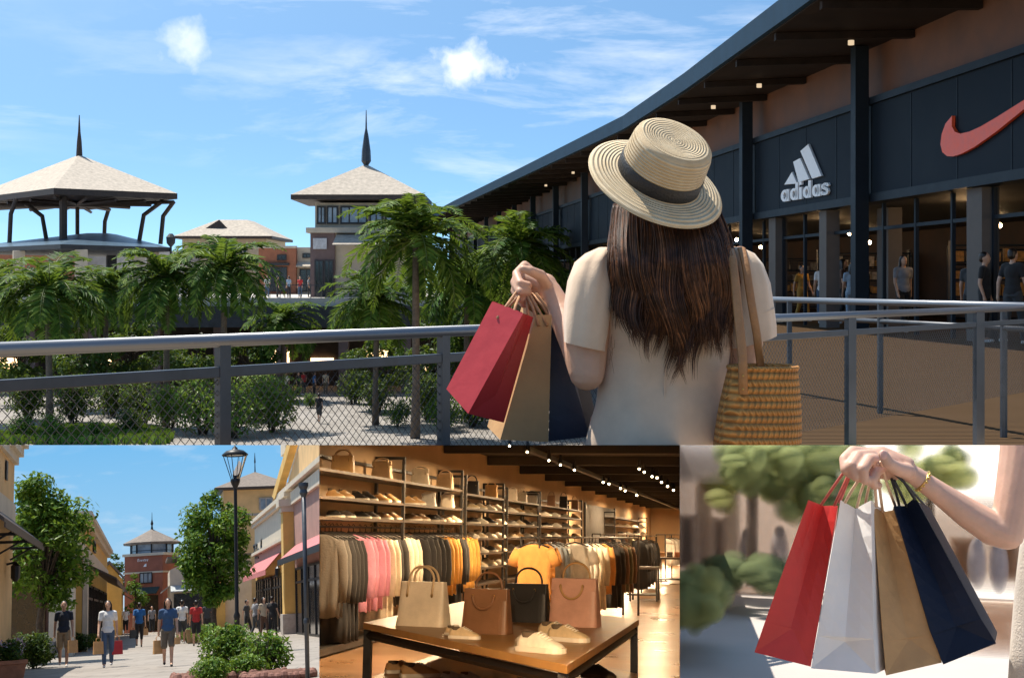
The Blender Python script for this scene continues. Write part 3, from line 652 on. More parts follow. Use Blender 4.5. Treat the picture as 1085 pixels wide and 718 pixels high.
# ground floor: back wall, pilasters, glazing bars, interior
b = MB(); strip(b, D0, D1, -9.4, -9, 0, 3.6); put('shop_back_wall', b, mat('warm shop wall', (.07,.03,.012), .7, .3, .6), t)
b = MB(); strip(b, D0, D1, -9, -.41, 3.14, 3.3); put('shop_ceiling', b, mat('dark shop ceiling', (.015,.013,.012), .7), t)
b = MB(); strip(b, D1, D1+.5, -9.4, .4, 0, 7.3); put('end_wall', b, navy, t)
for (px0, px1, off) in ((864,871.5,-.1), (880,891,-1.2), (1019,1035,-.1), (1044,1068,-1.0), (811,818,-.1), (746,752,-.2)):
    a, c = fac(px1,300), fac(px0,300); b = MB(); strip(b, a.y, min(c.y, a.y+1.3), off-.35, off, 0, 3.09); put('pilaster', b, pil, t)
b = MB()
for d in [22.5+1.9*i for i in range(40)]: strip(b, d-.04, d+.04, -.38, -.3, 0, 3.09)
strip(b, D0, 100, -.37, -.31, 2.45, 2.53); put('glazing_bars', b, colm, t)
wl = emit('shop bulb', (1,.66,.32), 30)
for i in range(16):
    d = 24+3.3*i; off = -2.4-(i % 3)*1.9; b = MB(); b.ell((fx(d,off),d,2.62+(i % 2)*.2), .07); o = put('shop_bulb', b, wl, t)
    if i % 3 == 0:
        ld = bpy.data.lights.new('shop_bulb_light', 'POINT'); ld.energy = 26; ld.color = (1,.6,.28); ld.shadow_soft_size = .25
        lo = bpy.data.objects.new('shop_bulb_light', ld); COL.objects.link(lo); lo.location = (fx(d,off),d,2.45); lo.parent = o
# goods standing inside the shops
goods = [mat('amber goods', (.55,.26,.06), .6, .3, 8), mat('dark goods', (.05,.035,.03), .6, .3, 8), mat('pale goods', (.5,.4,.3), .6, .3, 8)]
for i in range(9):
    d = 27+5.2*i; off = -5-(i % 2)*2.2; t2 = thing('display_shelf', f'shop display shelf of amber goods inside the dark building', 'shelf', loc=(fx(d,off),d,0), rz=-.12)
    t2['label'] = ('nearest','second','third','fourth','fifth','sixth','seventh','eighth','farthest')[i] + ' lit display shelf of amber goods inside the dark shop building'; t2['group'] = 'display shelves inside the shop building'
    b = MB()
    for z in (.1,.8,1.25,1.7,2.15): b.bx(-1.5,1.5,-.25,.25,z,z+.04)
    for x in (-1.52,1.48): b.bx(x,x+.04,-.25,.25,0,2.3)
    put('frame', b, colm, t2); rng = random.Random(i)
    for z in (.84,1.29,1.74):
        b = MB(); x = -1.4
        while x < 1.3: q = rng.uniform(.14,.3); b.bx(x,x+q,-.15,.15,z+.002,z+rng.uniform(.18,.36), ); x += q+rng.uniform(.03,.12)
        put('goods', b, goods[(i+int(z)) % 3] if z > 1 else goods[0], t2)
for i, (px, d, sh, bo, kd, hr, lab) in enumerate(((850,44,'mustard','mustard','trousers','short','shopper in a mustard outfit inside the shop doorway'), (872,41,'white','jeans','trousers','short','shopper in white top and jeans outside the shop under the pale sign'),
        (893,39,'brown','black','trousers','long','shopper in brown top walking behind the one in white'), (903,38.5,'pale blue','pale blue','trousers','long','shopper in pale blue clothes before the lit shop'), (917,37,'black','black','trousers','short','shopper in black right beside the dark column'),
        (957,34,'grey','black','trousers','long','shopper in grey top in front of the wide shop window'), (1030,29,'charcoal','black','trousers','long','shopper in charcoal close to the paler pilaster'), (1043,28,'black','black','trousers','short','taller shopper in black beneath the orange sign'),
        (1073,27,'black','charcoal','trousers','short','shopper in dark clothes at the right frame edge'), (826,46,'charcoal','black','trousers','long','shopper in dark clothes at the left end of the shops'))):
    p = w(px,0,d); off = 1.2 if i not in (0,5) else .2
    x = min(p.x, fx(d,-3)); person(lab, None, (p.x,d,0), [0.4,2.9,1.2,3,-2,.2,2.7,1,2.2,1.6][i], 1.72+.05*(i % 3), sh, bo, kd, (1,0,-1)[i % 3], hr, vox=.02, group='shoppers outside the dark building')
# signs on the fascia
WS = mat('white sign face', (.92,.94,.96), .4, .02); OS = mat('orange sign face', (.95,.11,.03), .4, .04)
def zp(x, y): return (725+x/2.99, y/2.99)
t = thing('mountain_emblem_sign', 'white three bar emblem with lowercase lettering on the dark fascia', 'sign', loc=(0,0,0))
def sgn(mb, polys, th=.055, off=.02):
    for P in polys:
        Q = [fac(*q, off) for q in P]; mb.prism(Q, (-th,0,0))
b = MB(); sgn(b, [[zp(*q) for q in P] for P in ([(323,585),(347,545),(361,576),(357,582)], [(351,513),(373,501),(402,567),(368,577)], [(374,479),(399,457),(441,557),(411,566)])]); put('emblem', b, WS, t)
def lt(u, v): return zp(312+u, 641-.162*u-v)
def ring(cu, cv, ru, rv, th):
    n = 20; out = []
    for i in range(n):
        a0, a1 = 2*math.pi*i/n, 2*math.pi*(i+1)/n
        out.append([lt(cu+ru*math.cos(a), cv+rv*math.sin(a)) for a in (a0,a1)] + [lt(cu+(ru-th)*math.cos(a), cv+(rv-th)*math.sin(a)) for a in (a1,a0)])
    return out
def rect(u0, u1, v0, v1): return [[lt(u0,v0), lt(u1,v0), lt(u1,v1), lt(u0,v1)]]
def stroke(pts, th):
    out = []
    for (u0,v0), (u1,v1) in zip(pts, pts[1:]):
        dx, dy = u1-u0, v1-v0; l = math.hypot(dx,dy); nx, ny = -dy/l*th/2, dx/l*th/2; ex, ey = dx/l*th*.2, dy/l*th*.2
        out.append([lt(u0+nx-ex,v0+ny-ey), lt(u1+nx+ex,v1+ny+ey), lt(u1-nx+ex,v1-ny+ey), lt(u0-nx-ex,v0-ny-ey)])
    return out
let = {'a': lambda u: ring(u+12,19,12,19,8)+rect(u+17,u+25,0,38), 'd': lambda u: ring(u+12,19,12,19,8)+rect(u+17,u+25,0,55), 'i': lambda u: rect(u,u+8,0,38)+rect(u,u+8,45,55),
       's': lambda u: stroke([(u+21,29),(u+18,34),(u+11,35),(u+5,32),(u+5,25),(u+11,21),(u+17,18),(u+19,11),(u+16,5),(u+9,4),(u+3,6),(u+1,11)],8)}
u = 0
for ch, adv in (('a',29),('d',29),('i',12),('d',29),('a',29),('s',24)): b = MB(); sgn(b, let[ch](u)); put('letter', b, WS, t); u += adv
t = thing('swoosh_sign', 'orange curved tick emblem on the dark fascia near the frame edge', 'sign', loc=(0,0,0))
sw = [(859,367),(838,392),(826,425),(822,458),(828,482),(843,495),(862,496),(890,487),(930,466),(1000,417),(1077,355),(1150,296),(1225,232),(1140,285),(1077,324),(1000,372),(950,401),(915,417),(885,424),(868,418),(858,400)]
b = MB(); sgn(b, [[zp(*q) for q in sw]], .07); put('emblem', b, OS, t)
# upper deck floor, near and far railings
b = MB(); b.add([(.82,9.6,0), (12,9.6,0), (12,25,0), (fx(26,-9),26,0), (fx(155,-9),155,0), (fx(155,1.2),155,0), (fx(58,1.6),58,0)], [tuple(range(7))]); put('deck_floor', b, deck, kind='structure', clip=[UP])
b = MB(); b.hexa([(.82,9.6,-.5), (1.0,9.6,-.5), (fx(58,1.4),58,-.5), (fx(58,1.6),58,-.5), (.82,9.6,-.004), (1.0,9.6,-.004), (fx(58,1.4),58,-.004), (fx(58,1.6),58,-.004)]); put('deck_edge', b, darkcon, kind='structure', clip=[UP])
t = thing('walkway_railing', 'slim grey handrail on dark posts between the near railing and the shops', 'railing', loc=(0,0,0))
q0, q1 = w(1130,325.5,10), w(790,316.4,15.8)
b = MB(); b.tube([q0, q1], .03, 8); put('top_rail', b, STEEL, t, smooth=True)
b = MB(); b.tube([q0-V((0,0,.17)), q1-V((0,0,.17))], .022, 8); put('mid_rail', b, GREYM, t, smooth=True)
for i in range(3):
    p = q0.lerp(q1, (i+.4)/3); b = MB(); b.tube([(p.x,p.y,0), (p.x,p.y,p.z)], .028, 8); put('post', b, GREYM, t, clip=[UP])
rA, rB = w(-140,369.8,3.6), w(1160,322.5,11.8)
rA.z = rB.z = CAMZ-.182
t = thing('terrace_railing', 'steel terrace railing with round top rail and diamond wire mesh in front of the woman', 'railing', loc=(0,0,0))
def rp(px):                                   # point of the rail line seen at column px
    r = (px-CX)/F; d = rB-rA; q = (r*rA.y-rA.x)/(d.x-r*d.y); return rA + d*q
rd = (rB-rA).normalized(); rn = V((-rd.y, rd.x, 0))
b = MB(); b.tube([rA, rB], .021, 14); put('top_rail', b, STEEL, t, smooth=True)
def rbar(mb, p, q, z0, z1, th): mb.hexa([V((k.x,k.y,0))+rn*s+V((0,0,z)) for z in (z0,z1) for k, s in ((p,-th),(q,-th),(q,th),(p,th))])
ZR = rA.z
b = MB(); rbar(b, rA, rB, ZR-.117, ZR-.083, .012); put('mid_rail', b, GREYM, t, bevel=.003, clip=[UP])
posts = [(-30,.022), (236,.022), (470,.022), (690,.03), (901,.05), (1037,.075)]
for px, hw in posts:
    p = rp(px); b = MB(); rbar(b, p-rd*hw, p+rd*hw, 0, ZR-.015, .014); put('post', b, GREYM, t, clip=[UP])
wire = mat('dark wire', (.06,.062,.065), .4, .1, 30, metal=.6)
ends = [rA] + [rp(p[0]) for p in posts] + [rB]
for a, c in zip(ends, ends[1:]):
    L_ = (c-a).length; b = MB(); zt, zb_ = ZR-.12, ZR-.62; H_ = zt-zb_; s = -H_
    while s < L_:
        for up_ in (1, -1):
            u0, u1 = s, s+H_; z0, z1 = (zb_, zt) if up_ > 0 else (zt, zb_)
            f0, f1 = max(0, (0-u0)/H_), min(1, (L_-u0)/H_)
            if f1 > f0: P = [a+rd*(u0+H_*f) for f in (f0,f1)]; b.tube([(P[0].x,P[0].y,z0+(z1-z0)*f0), (P[1].x,P[1].y,z0+(z1-z0)*f1)], .0013, 4, cap=False)
        s += .034
    put('wire_mesh', b, wire, t, clip=[UP])
# ================================================================ THE WOMAN ON THE TERRACE
D = 3.0
def at(px, py, d=D): return w(px, py, d)
linen = mat('beige linen', (.68,.5,.35), .9, .06, 12, .35, 260, sheen=.3)
def linen_weave(m):
    nt, L, b_, tc = nodes(m)
    n = N(nt, 'ShaderNodeTexNoise', i_Scale=14.0, i_Detail=6, i_Roughness=.7, i_Distortion=.6); L(tc.outputs['Object'], n.inputs['Vector'])
    v = N(nt, 'ShaderNodeTexVoronoi', i_Scale=420.0); L(tc.outputs['Object'], v.inputs['Vector'])
    h = mathn(nt, 'MULTIPLY_ADD', v.outputs[0], .12, n.outputs[0]); bp = N(nt, 'ShaderNodeBump', i_Strength=.3, i_Distance=.006); L(h, bp.inputs['Height']); L(bp.outputs[0], b_.inputs['Normal'])
linen_weave(linen)
W0 = V((at(700,300).x, D+.05, 0))
wt = thing('person', 'woman from behind in straw hat and beige linen dress holding three shopping bags', 'person', loc=W0)
def lw(p): return V(p) - W0
def A(px, py, d=D): return lw(w(px, py, d))
b = MB()
b.ell(A(697,200,3.03), (.074,.092,.1)); b.ell(A(682,218,3.08), (.055,.06,.06)); b.ell(A(668,213,3.12), (.014,.02,.022))
b.cap(A(699,225,3.0), A(703,268,3.03), .052, .062)
b.ell(A(706,300,3.05), (.16,.085,.13)); b.ell(A(704,390,3.06), (.125,.08,.2)); b.ell(A(700,480,3.06), (.165,.11,.2))
b.cap(A(648,288,3.06), A(768,286,3.06), .045, .045)
# raised arm: upper arm down to the elbow, forearm forward and up to the grip
b.chain([A(634,300,3.03), A(622,352,3.0), A(622,395,2.99), A(611,365,3.06), A(594,330,3.13), A(583,308,3.16)], [.046,.048,.038,.036,.03,.0245], 14)
b.cap(A(586,316,3.15), A(578,302,3.17), .0255, .026); b.cap(A(578,302,3.17), A(563,297,3.19), .027, .026); b.cap(A(580,312,3.17), A(560,312,3.19), .022, .02)
def finger(pts, r0, r1): b.chain(pts, [r0 + (r1-r0)*i/(len(pts)-1) for i in range(len(pts))], 8)
finger([A(568,292,3.2), A(556,281,3.21), A(547,290,3.17), A(551,300,3.13), A(560,302,3.13)], .0115, .009)
finger([A(566,296,3.19), A(553,288,3.2), A(545,299,3.16), A(551,309,3.12), A(560,309,3.13)], .0115, .009)
finger([A(566,303,3.19), A(553,298,3.2), A(545,308,3.16), A(552,317,3.13), A(561,315,3.14)], .011, .0085)
finger([A(567,309,3.19), A(555,307,3.2), A(548,316,3.17), A(555,323,3.14), A(563,320,3.15)], .0098, .0075)
finger([A(580,304,3.15), A(573,292,3.12), A(562,287,3.1), A(554,285,3.1)], .0155, .0095)
# the other arm runs down behind the tote straps
b.chain([A(785,296,3.03), A(790,335,3.03), A(787,392,3.04), A(770,402,3.16), A(752,398,3.3)], [.044,.043,.038,.032,.026], 12)
body = put('body', fuse(b, .0036, 3), SKIN, wt, clip=[UP])
# dress
def ringpx(cx, cy, hw, hd, d=3.05, n=40, ph=0, wob=0.0, tilt=0.0):
    c = A(cx, cy, d); k = d/F; out = []
    for i in range(n):
        a = 2*math.pi*i/n; s_ = math.sin(a*7+ph)*wob + math.sin(a*11+ph*2.1)*wob*.6
        e = .86; ca, sa = math.cos(a), math.sin(a)
        x = math.copysign(abs(ca)**e, ca)*(hw*k)*(1+s_); y = math.copysign(abs(sa)**e, sa)*hd*(1+s_)
        out.append(c + V((x, y, tilt*x)))
    return out
b = MB()
rows = [(703,252,26,.05), (704,258,50,.06), (706,266,74,.075), (706,276,82,.09), (706,296,80,.1), (706,325,75,.104), (706,352,71,.102), (704,380,68,.1), (703,405,69,.1), (702,430,72,.108), (700,455,75,.118), (699,480,79,.126), (698,520,84,.135)]
rr = []
for i in range(len(rows)-1):
    for q in range(6):
        f = q/6; r0, r1 = rows[i], rows[i+1]; v = [r0[j]+(r1[j]-r0[j])*f for j in range(4)]
        rr.append(ringpx(v[0], v[1], v[2], v[3], wob=.004 + .01*max(0,(v[1]-330)/150), ph=v[1]*.006, n=96))
b.loft(rr)
cen_ = A(703,360,3.05)
def folds(mb, amp=.006):
    out = []
    for p in mb.v:
        p = V(p); r_ = V((p.x-cen_.x, p.y-cen_.y, 0)); r_.normalize() if r_.length > 1e-6 else None
        low = max(0, min(1, (cen_.z+.08-p.z)/.25)); n1 = noise.noise(V((p.x*16, p.y*9, p.z*3.2))); n2 = noise.noise(V((p.x*9+p.z*13, p.y*7, p.z*5-p.x*8+4)))
        out.append(tuple(p + r_*(n1*amp*(.5+1.2*low) + n2*amp*.8)))
    mb.v = out
folds(b, .007)
dress = put('dress', b, linen, wt, smooth=True, clip=[UP])
b = MB()
for dx in (-.0,): b.tube([A(704,y,3.05-.103-.0) for y in (262,300,340,380,420,470)], .0012, 5)
put('back_seam', b, linen, dress, clip=[UP])
def sleeve(path, n=56, seed=1):
    rg = random.Random(seed); b = MB(); rings = []
    for (px, py, hw, hd, d, tl) in path:
        rings.append(ringpx(px, py, hw, hd, d, n, ph=seed+py*.012, wob=.045 if py < 300 else .02, tilt=tl))
    b.loft(rings, cap=False); k = len(rings); inner = [[p.lerp(sum(rings[-1], V())/n, .07) + V((0,0,.004)) for p in rings[-1]], [p.lerp(sum(rings[-1], V())/n, .1) + V((0,0,.06)) for p in rings[-1]]]
    b.loft([rings[-1]] + inner, cap=False); return b
put('sleeve', sleeve([(640,262,5,.02,3.04,0), (636,267,15,.05,3.03,.1), (630,278,20,.062,3.02,0), (626,300,24,.066,3.01,-.1), (623,325,24.5,.066,3.0,-.15), (621,348,23.5,.062,2.995,-.2), (620,361,22,.06,2.99,-.22), (620,367,21.5,.058,2.99,-.22)], seed=2), linen, wt, smooth=True)
put('sleeve', sleeve([(780,262,5,.02,3.04,0), (784,267,14,.05,3.03,-.1), (788,280,19,.06,3.03,0), (793,303,22,.064,3.02,.15), (796,330,23,.062,3.01,.22), (798,350,23.5,.06,3.0,.28), (799,362,23,.058,3.0,.3)], seed=5), linen, wt, smooth=True)
b = MB()
for path in ([(601,363),(612,366.5),(622,370.5),(640,374)],): pass
# hair: a soft mass plus many wavy strands
hairm = mat('long brown hair', (.06,.026,.012), .34, .35, 40, col2=(.014,.007,.005)); hb = hairm.node_tree.nodes['Principled BSDF']; hb.inputs['Anisotropic'].default_value = .5
b = MB(); hr = []
for (cx, cy, hw, hd) in ((702,206,42,.04), (705,222,51,.045), (709,236,56,.055), (712,252,59,.06), (714,280,63,.072), (715,310,64,.07), (714,335,62,.065), (716,350,52,.05), (718,364,36,.035), (720,374,14,.015)):
    hr.append(ringpx(cx, cy, hw-3, hd, 2.99 + .07*max(0,1-(cy-206)/70), 36, ph=cy*.03, wob=.02))
b.loft(hr); hair = put('hair', b, hairm, wt, smooth=True)
rng = random.Random(12); strands = [MB(), MB(), MB()]
prof = [(200,656,748), (225,650,762), (255,648,774), (290,647,779), (325,650,780), (350,654,777), (372,660,770), (392,668,760), (410,680,748)]
def hair_at(y, q):
    for (ya, la, ra), (yb, lb, rb_) in zip(prof, prof[1:]):
        if ya <= y <= yb: f = (y-ya)/(yb-ya); return la+(lb-la)*f + ((ra+(rb_-ra)*f)-(la+(lb-la)*f))*q
    return prof[-1][1] + (prof[-1][2]-prof[-1][1])*q
NLK = 40
for lk in range(NLK):
    u0 = (lk % 20 + .5)/20 + rng.uniform(-.03,.03); layer = lk//20
    tip = rng.uniform(.86,1.0) - .26*abs(u0*2-1.08)**1.7 - (.12 if layer else 0)*rng.random(); ph = 2.4*math.sin(u0*8.5+.6) + layer*.9 + rng.uniform(-.35,.35); amp = rng.uniform(4.5,8.0); fr = rng.uniform(.066,.078); drift = rng.gauss(0,3)
    for i in range(70):
        o = rng.gauss(0,.034); oy = rng.uniform(-1,1); st_ = tip*rng.uniform(.8,1.03); pts = []; K = 30; fly = rng.gauss(0,1.6) if rng.random() < .2 else rng.gauss(0,.4)
        for k in range(K):
            t = k/(K-1)*st_; y = 216 + (408-216)*t; cl = 1-.5*t**2; q = min(1.02, max(-.02, u0 + o*cl))
            wv = amp*(.15+t)*math.sin(fr*(y-216)*.95 + ph)*min(1,t*1.8)
            x = hair_at(y, q) + wv + drift*t + fly*t*t*2; qq = max(-1, min(1, q*2-1)); bul = math.sqrt(max(0, 1-qq*qq*.96))
            thick = .058 + .04*min(1,(y-216)/50) - .04*max(0,(y-270)/135)
            pts.append(A(x, y, 2.972 + .082*max(0,1-(y-216)/62) - thick*bul - layer*.006 + oy*.006*cl + .02*(1-bul) - .011*math.cos(fr*(y-216)*.95+ph)*min(1,t*1.6)))
        rad = rng.uniform(.0005,.0012); sun_ = u0 > .6  # right side gets more light strands: sun highlight put into the hair colour
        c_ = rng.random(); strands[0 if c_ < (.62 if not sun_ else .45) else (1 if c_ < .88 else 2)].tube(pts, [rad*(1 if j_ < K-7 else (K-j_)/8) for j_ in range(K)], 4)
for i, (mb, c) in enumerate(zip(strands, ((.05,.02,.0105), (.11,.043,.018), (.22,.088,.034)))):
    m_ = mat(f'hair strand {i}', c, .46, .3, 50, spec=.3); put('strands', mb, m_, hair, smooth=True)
b = MB()
for i in range(46):                            # stray hairs catching the light
    sx = rng.choice((-1,1,1)); y0 = rng.uniform(225, 360); x0 = (651 if sx < 0 else 771) + rng.uniform(-4,4); pts = [A(x0 + sx*rng.uniform(0,6)*t + math.sin(t*4+i)*2.2*t, y0 + t*rng.uniform(14,46), 2.94) for t in (0,.25,.5,.75,1)]
    b.tube(pts, .00032, 4)
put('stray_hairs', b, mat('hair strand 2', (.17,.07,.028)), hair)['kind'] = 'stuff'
# hat
straw = mat('straw braid', (.82,.68,.46), .75, .06, 30, col2=(.7,.53,.31))
ax = V((.31,-.585,.75)).normalized(); hx = ax.cross(V((0,0,1))).normalized(); hy = ax.cross(hx)
hatc = w(697,189,2.985); HM = Matrix.Translation(hatc) @ Matrix((hx, hy, ax)).transposed().to_4x4()
def hat_weave(m):
    nt, L, b_, tc = nodes(m); sp = N(nt, 'ShaderNodeSeparateXYZ'); L(tc.outputs['Object'], sp.inputs[0])
    r = mathn(nt, 'SQRT', mathn(nt, 'ADD', mathn(nt, 'POWER', sp.outputs[0], 2), mathn(nt, 'POWER', sp.outputs[1], 2)))
    s_ = mathn(nt, 'ADD', r, mathn(nt, 'MULTIPLY', sp.outputs[2], .95)); sn = mathn(nt, 'SINE', mathn(nt, 'MULTIPLY', s_, 2*math.pi/.0062))
    an = mathn(nt, 'ARCTAN2', sp.outputs[1], sp.outputs[0]); s2 = mathn(nt, 'SINE', mathn(nt, 'ADD', mathn(nt, 'MULTIPLY', an, 260), mathn(nt, 'MULTIPLY', s_, 1800)))
    h = mathn(nt, 'MULTIPLY_ADD', s2, .22, sn); bp = N(nt, 'ShaderNodeBump', i_Strength=.75, i_Distance=.0035); L(h, bp.inputs['Height']); L(bp.outputs[0], b_.inputs['Normal'])
    src = b_.inputs['Base Color'].links[0].from_socket; L(mixc(nt, mathn(nt, 'MULTIPLY_ADD', sn, -.16, .16), src, (.3,.18,.07)), b_.inputs['Base Color'])
hat_weave(straw)
ht = thing('straw_hat', 'straw boater hat with a black ribbon band on the head of the woman', 'hat', M=HM)
RB = .150
b = MB(); prof = [(.088,-.004), (.1,-.0035), (.115,-.004), (.13,-.0065), (.143,-.011), (RB,-.0145), (RB+.0012,-.0125), (RB,-.0105), (.143,-.0065), (.13,-.002), (.115,.0008), (.1,.002), (.092,.004), (.0905,.012), (.089,.05), (.0865,.082), (.083,.094), (.076,.101), (.066,.103), (.05,.1005), (.03,.0985), (.001,.098)]
b.lathe(prof, 72, oval=1.0); put('straw_body', b, straw, ht, smooth=True)
rib = mat('black ribbon', (.012,.012,.014), .55, .15, 60, .2, 200)
b = MB(); b.lathe([(.0915,.0035), (.0925,.005), (.0917,.034), (.0905,.0355)], 72); put('ribbon', b, rib, ht, smooth=True)
a0 = math.radians(205); b = MB(); bm_ = [V((math.cos(a0+d_)*.0945, math.sin(a0+d_)*.0945, z)) for d_, z in ((-.16,.008), (.16,.008), (.16,.031), (-.16,.031))]; b.prism(bm_, V((math.cos(a0), math.sin(a0), 0))*.006); put('bow', b, rib, ht, bevel=.002)
# tote
woven = mat('woven seagrass', (.76,.35,.085), .7, .15, 25, col2=(.6,.25,.055))
def tote_weave(m):
    nt, L, b_, tc = nodes(m); sp = N(nt, 'ShaderNodeSeparateXYZ'); L(tc.outputs['Object'], sp.inputs[0])
    row = mathn(nt, 'MULTIPLY', sp.outputs[2], 1/.0145); fl = mathn(nt, 'FLOOR', row); al = mathn(nt, 'MULTIPLY', mathn(nt, 'MODULO', mathn(nt, 'ABSOLUTE', fl), 2.0), 2.0)
    u_ = mathn(nt, 'ADD', sp.outputs[0], sp.outputs[1])
    fr = mathn(nt, 'SUBTRACT', mathn(nt, 'SUBTRACT', row, fl), .5); sl = mathn(nt, 'MULTIPLY', fr, mathn(nt, 'SUBTRACT', al, 1.0))
    st = mathn(nt, 'SINE', mathn(nt, 'MULTIPLY_ADD', sl, 2.4, mathn(nt, 'MULTIPLY', u_, 2*math.pi/.011)))
    rh = mathn(nt, 'SUBTRACT', 1.0, mathn(nt, 'MULTIPLY', mathn(nt, 'POWER', mathn(nt, 'ABSOLUTE', mathn(nt, 'MULTIPLY', fr, 2.0)), 2.0), 1.0))
    h = mathn(nt, 'MULTIPLY_ADD', st, .35, rh); bp = N(nt, 'ShaderNodeBump', i_Strength=1.0, i_Distance=.008); L(h, bp.inputs['Height']); L(bp.outputs[0], b_.inputs['Normal'])
    src = b_.inputs['Base Color'].links[0].from_socket; L(mixc(nt, mathn(nt, 'MULTIPLY_ADD', h, -.3, .34, clamp=True), src, (.11,.045,.012)), b_.inputs['Base Color'])
tote_weave(woven)
leather = mat('tan leather', (.36,.17,.06), .5, .12, 20, .15, 90)
TL0 = w(806,430,2.9)
tt = thing('woven_tote', 'honey brown woven straw tote bag with leather straps on the shoulder', 'tote bag', loc=TL0)
def T(px, py, d=2.9): return w(px, py, d) - TL0
b = MB(); rg = []
def tring(cx, cy, hw, hd, tl=0, n=48):
    c = T(cx, cy); k = 2.9/F; return [c + V((math.copysign(abs(math.cos(2*math.pi*i/n))**.6, math.cos(2*math.pi*i/n))*hw*k, math.copysign(abs(math.sin(2*math.pi*i/n))**.8, math.sin(2*math.pi*i/n))*hd, tl*hw*k*math.cos(2*math.pi*i/n))) for i in range(n)]
for f in range(13): q = f/12; rg.append(tring(801+7*q, 484-96*q+2, 46+ -10*q*1.0 + 2.5*math.sin(q*3.1), .075-.015*q))
b.loft(rg[:1] + rg, cap=True)
top = rg[-1]; cen = sum(top, V())/len(top); b2 = MB()
b.f = [f for f in b.f if len(f) < 40 or min(f) < 48]; b.m = b.m[:len(b.f)]
b.loft([top, [p.lerp(cen,.05)+V((0,0,.0)) for p in top], [p.lerp(cen,.07)-V((0,0,.1)) for p in top]], cap=False)
put('woven_body', b, woven, tt, smooth=True, clip=[UP])
b = MB(); b.tube([p.lerp(cen,.02)+V((0,0,.002)) for p in top], .005, 8, closed=True); put('rim', b, woven, tt, smooth=True)
def strap(pts, w_=.0095):
    b = MB(); b.tube(pts, w_, 8, flat=.28, up=(1,0,0)); return b
put('strap', strap([T(776,262,3.06), T(773,264,2.97), T(776,275,2.93), T(779,300,2.91), T(783,340,2.855), T(787,380,2.84), T(787.5,418,2.832)]), leather, tt, smooth=True)
put('strap', strap([T(784,262,3.06), T(786,263,2.98), T(790,280,2.945), T(796,320,2.925), T(802,355,2.92), T(807,396,2.945)], .0085), leather, tt, smooth=True)
b = MB()
for y in (398,412): b.ell(T(787.3,y,2.826), (.0022,.0016,.0022))
put('rivets', b, mat('brass', (.5,.33,.1), .3, metal=.9), tt)
# the three paper bags in her hand
def big_bag(label, mp, cord, front, sidep, depth, crease, M0, hpts, notch=0.0, thick=.0, clip=None, side_crease=None):
    t = thing('paper_bag', label, 'shopping bag', loc=M0)
    q = lambda p: V(p) - M0
    TL, TR, BR, BL = [q(p) for p in front]; bk = V(depth); b = MB()
    cL, cR = TL.lerp(BL, crease[0]), TR.lerp(BR, crease[1])
    nrm = (TR-TL).cross(BL-TL).normalized()
    if nrm.y > 0: nrm = -nrm
    b.add([TL,TR,BR,BL,TL+bk,TR+bk,BR+bk,BL+bk,cL,cR], [(0,1,9,8), (8,9,2,3), (5,4,7,6), (3,2,6,7), (0,8,3,7,4)])
    if sidep:
        ST, SB = q(sidep[0]), q(sidep[1]); mid = TR.lerp(ST,.5) + bk*.0 - (nrm*-.0) ; ap = TR.lerp(BR,.76).lerp(ST.lerp(SB,.8),.5) ; bot = BR.lerp(SB,.5)
        inn = (ST-TR); fold = TR.lerp(ST,.5) + V((0,.03,0)); ap = ap + V((0,.004,0))
        lo1, lo2 = TR.lerp(BR,.82), ST.lerp(SB,.84)
        b.add([TR,fold,ST,lo2,SB,BR,lo1,ap], [(0,1,7,6), (1,2,3,7), (6,7,5), (7,4,5), (3,4,7)], 0)
    put('bag_body', b, mp, t, clip=clip)
    for H_ in hpts:
        h = MB(); h.tube([q(p) for p in H_], .0032, 8); put('handle', h, cord, t, smooth=True)
    return t
cordm = mat('twisted paper cord', (.5,.27,.14), .8, .15, 60)
def smoothp(a, c, e, n=12): return [(a*(1-t)**2 + c*2*t*(1-t) + e*t*t) for t in [i/n for i in range(n+1)]]
def pts(L_, d): return [w(x,y,d) for x,y in L_]
g = w(558,310,3.13)
def hnd(p0, top, p1, d0, d1=None): return [w(*p0, d0), w(*[(p0[i]*.45+top[i]*.55) for i in (0,1)], (d0+3.13)/2), w(top[0]-2,top[1]+3,3.135), w(top[0]+2,top[1]+3,3.135), w(*[(p1[i]*.45+top[i]*.55) for i in (0,1)], (d0+3.13)/2), w(*p1, d1 or d0)]
big_bag('red paper bag, frontmost of the three hanging from the raised hand', REDP, cordm, [w(521.4,319.5,3.06), w(554.3,331.9,3.0), w(496,438,3.0), w(472.9,412,3.06)], [w(565,336,3.09), w(533.8,447.6,3.09)], (.0,.09,.0), (.77,.82), w(520,385,3.05),
        [hnd((527,337),(551,304),(540,349),3.035,3.02), hnd((538,327),(556,306),(560,336),3.13,3.1)])
big_bag('brown kraft paper bag between the red and the navy bag', KRAFT, cordm, [w(568,333.4,3.1), w(584.6,333.5,3.1), w(580.9,468,3.1), w(530,465.7,3.1)], None, (-.03,.09,.02), (.79,.8), w(560,400,3.12),
        [hnd((571,345),(558,306),(580,345),3.095), hnd((570,338),(562,308),(583,338),3.17)])
big_bag('navy paper bag, closest to the arm of the woman', NAVYP, cordm, [w(584.7,333.7,3.12), w(594,334.4,3.14), w(624,462.3,3.14), w(581.2,467.5,3.12)], None, (.03,.09,0), (.8,.8), w(595,400,3.14),
        [hnd((586,343),(566,308),(593,343),3.12), hnd((587,338),(570,312),(595,338),3.2)])
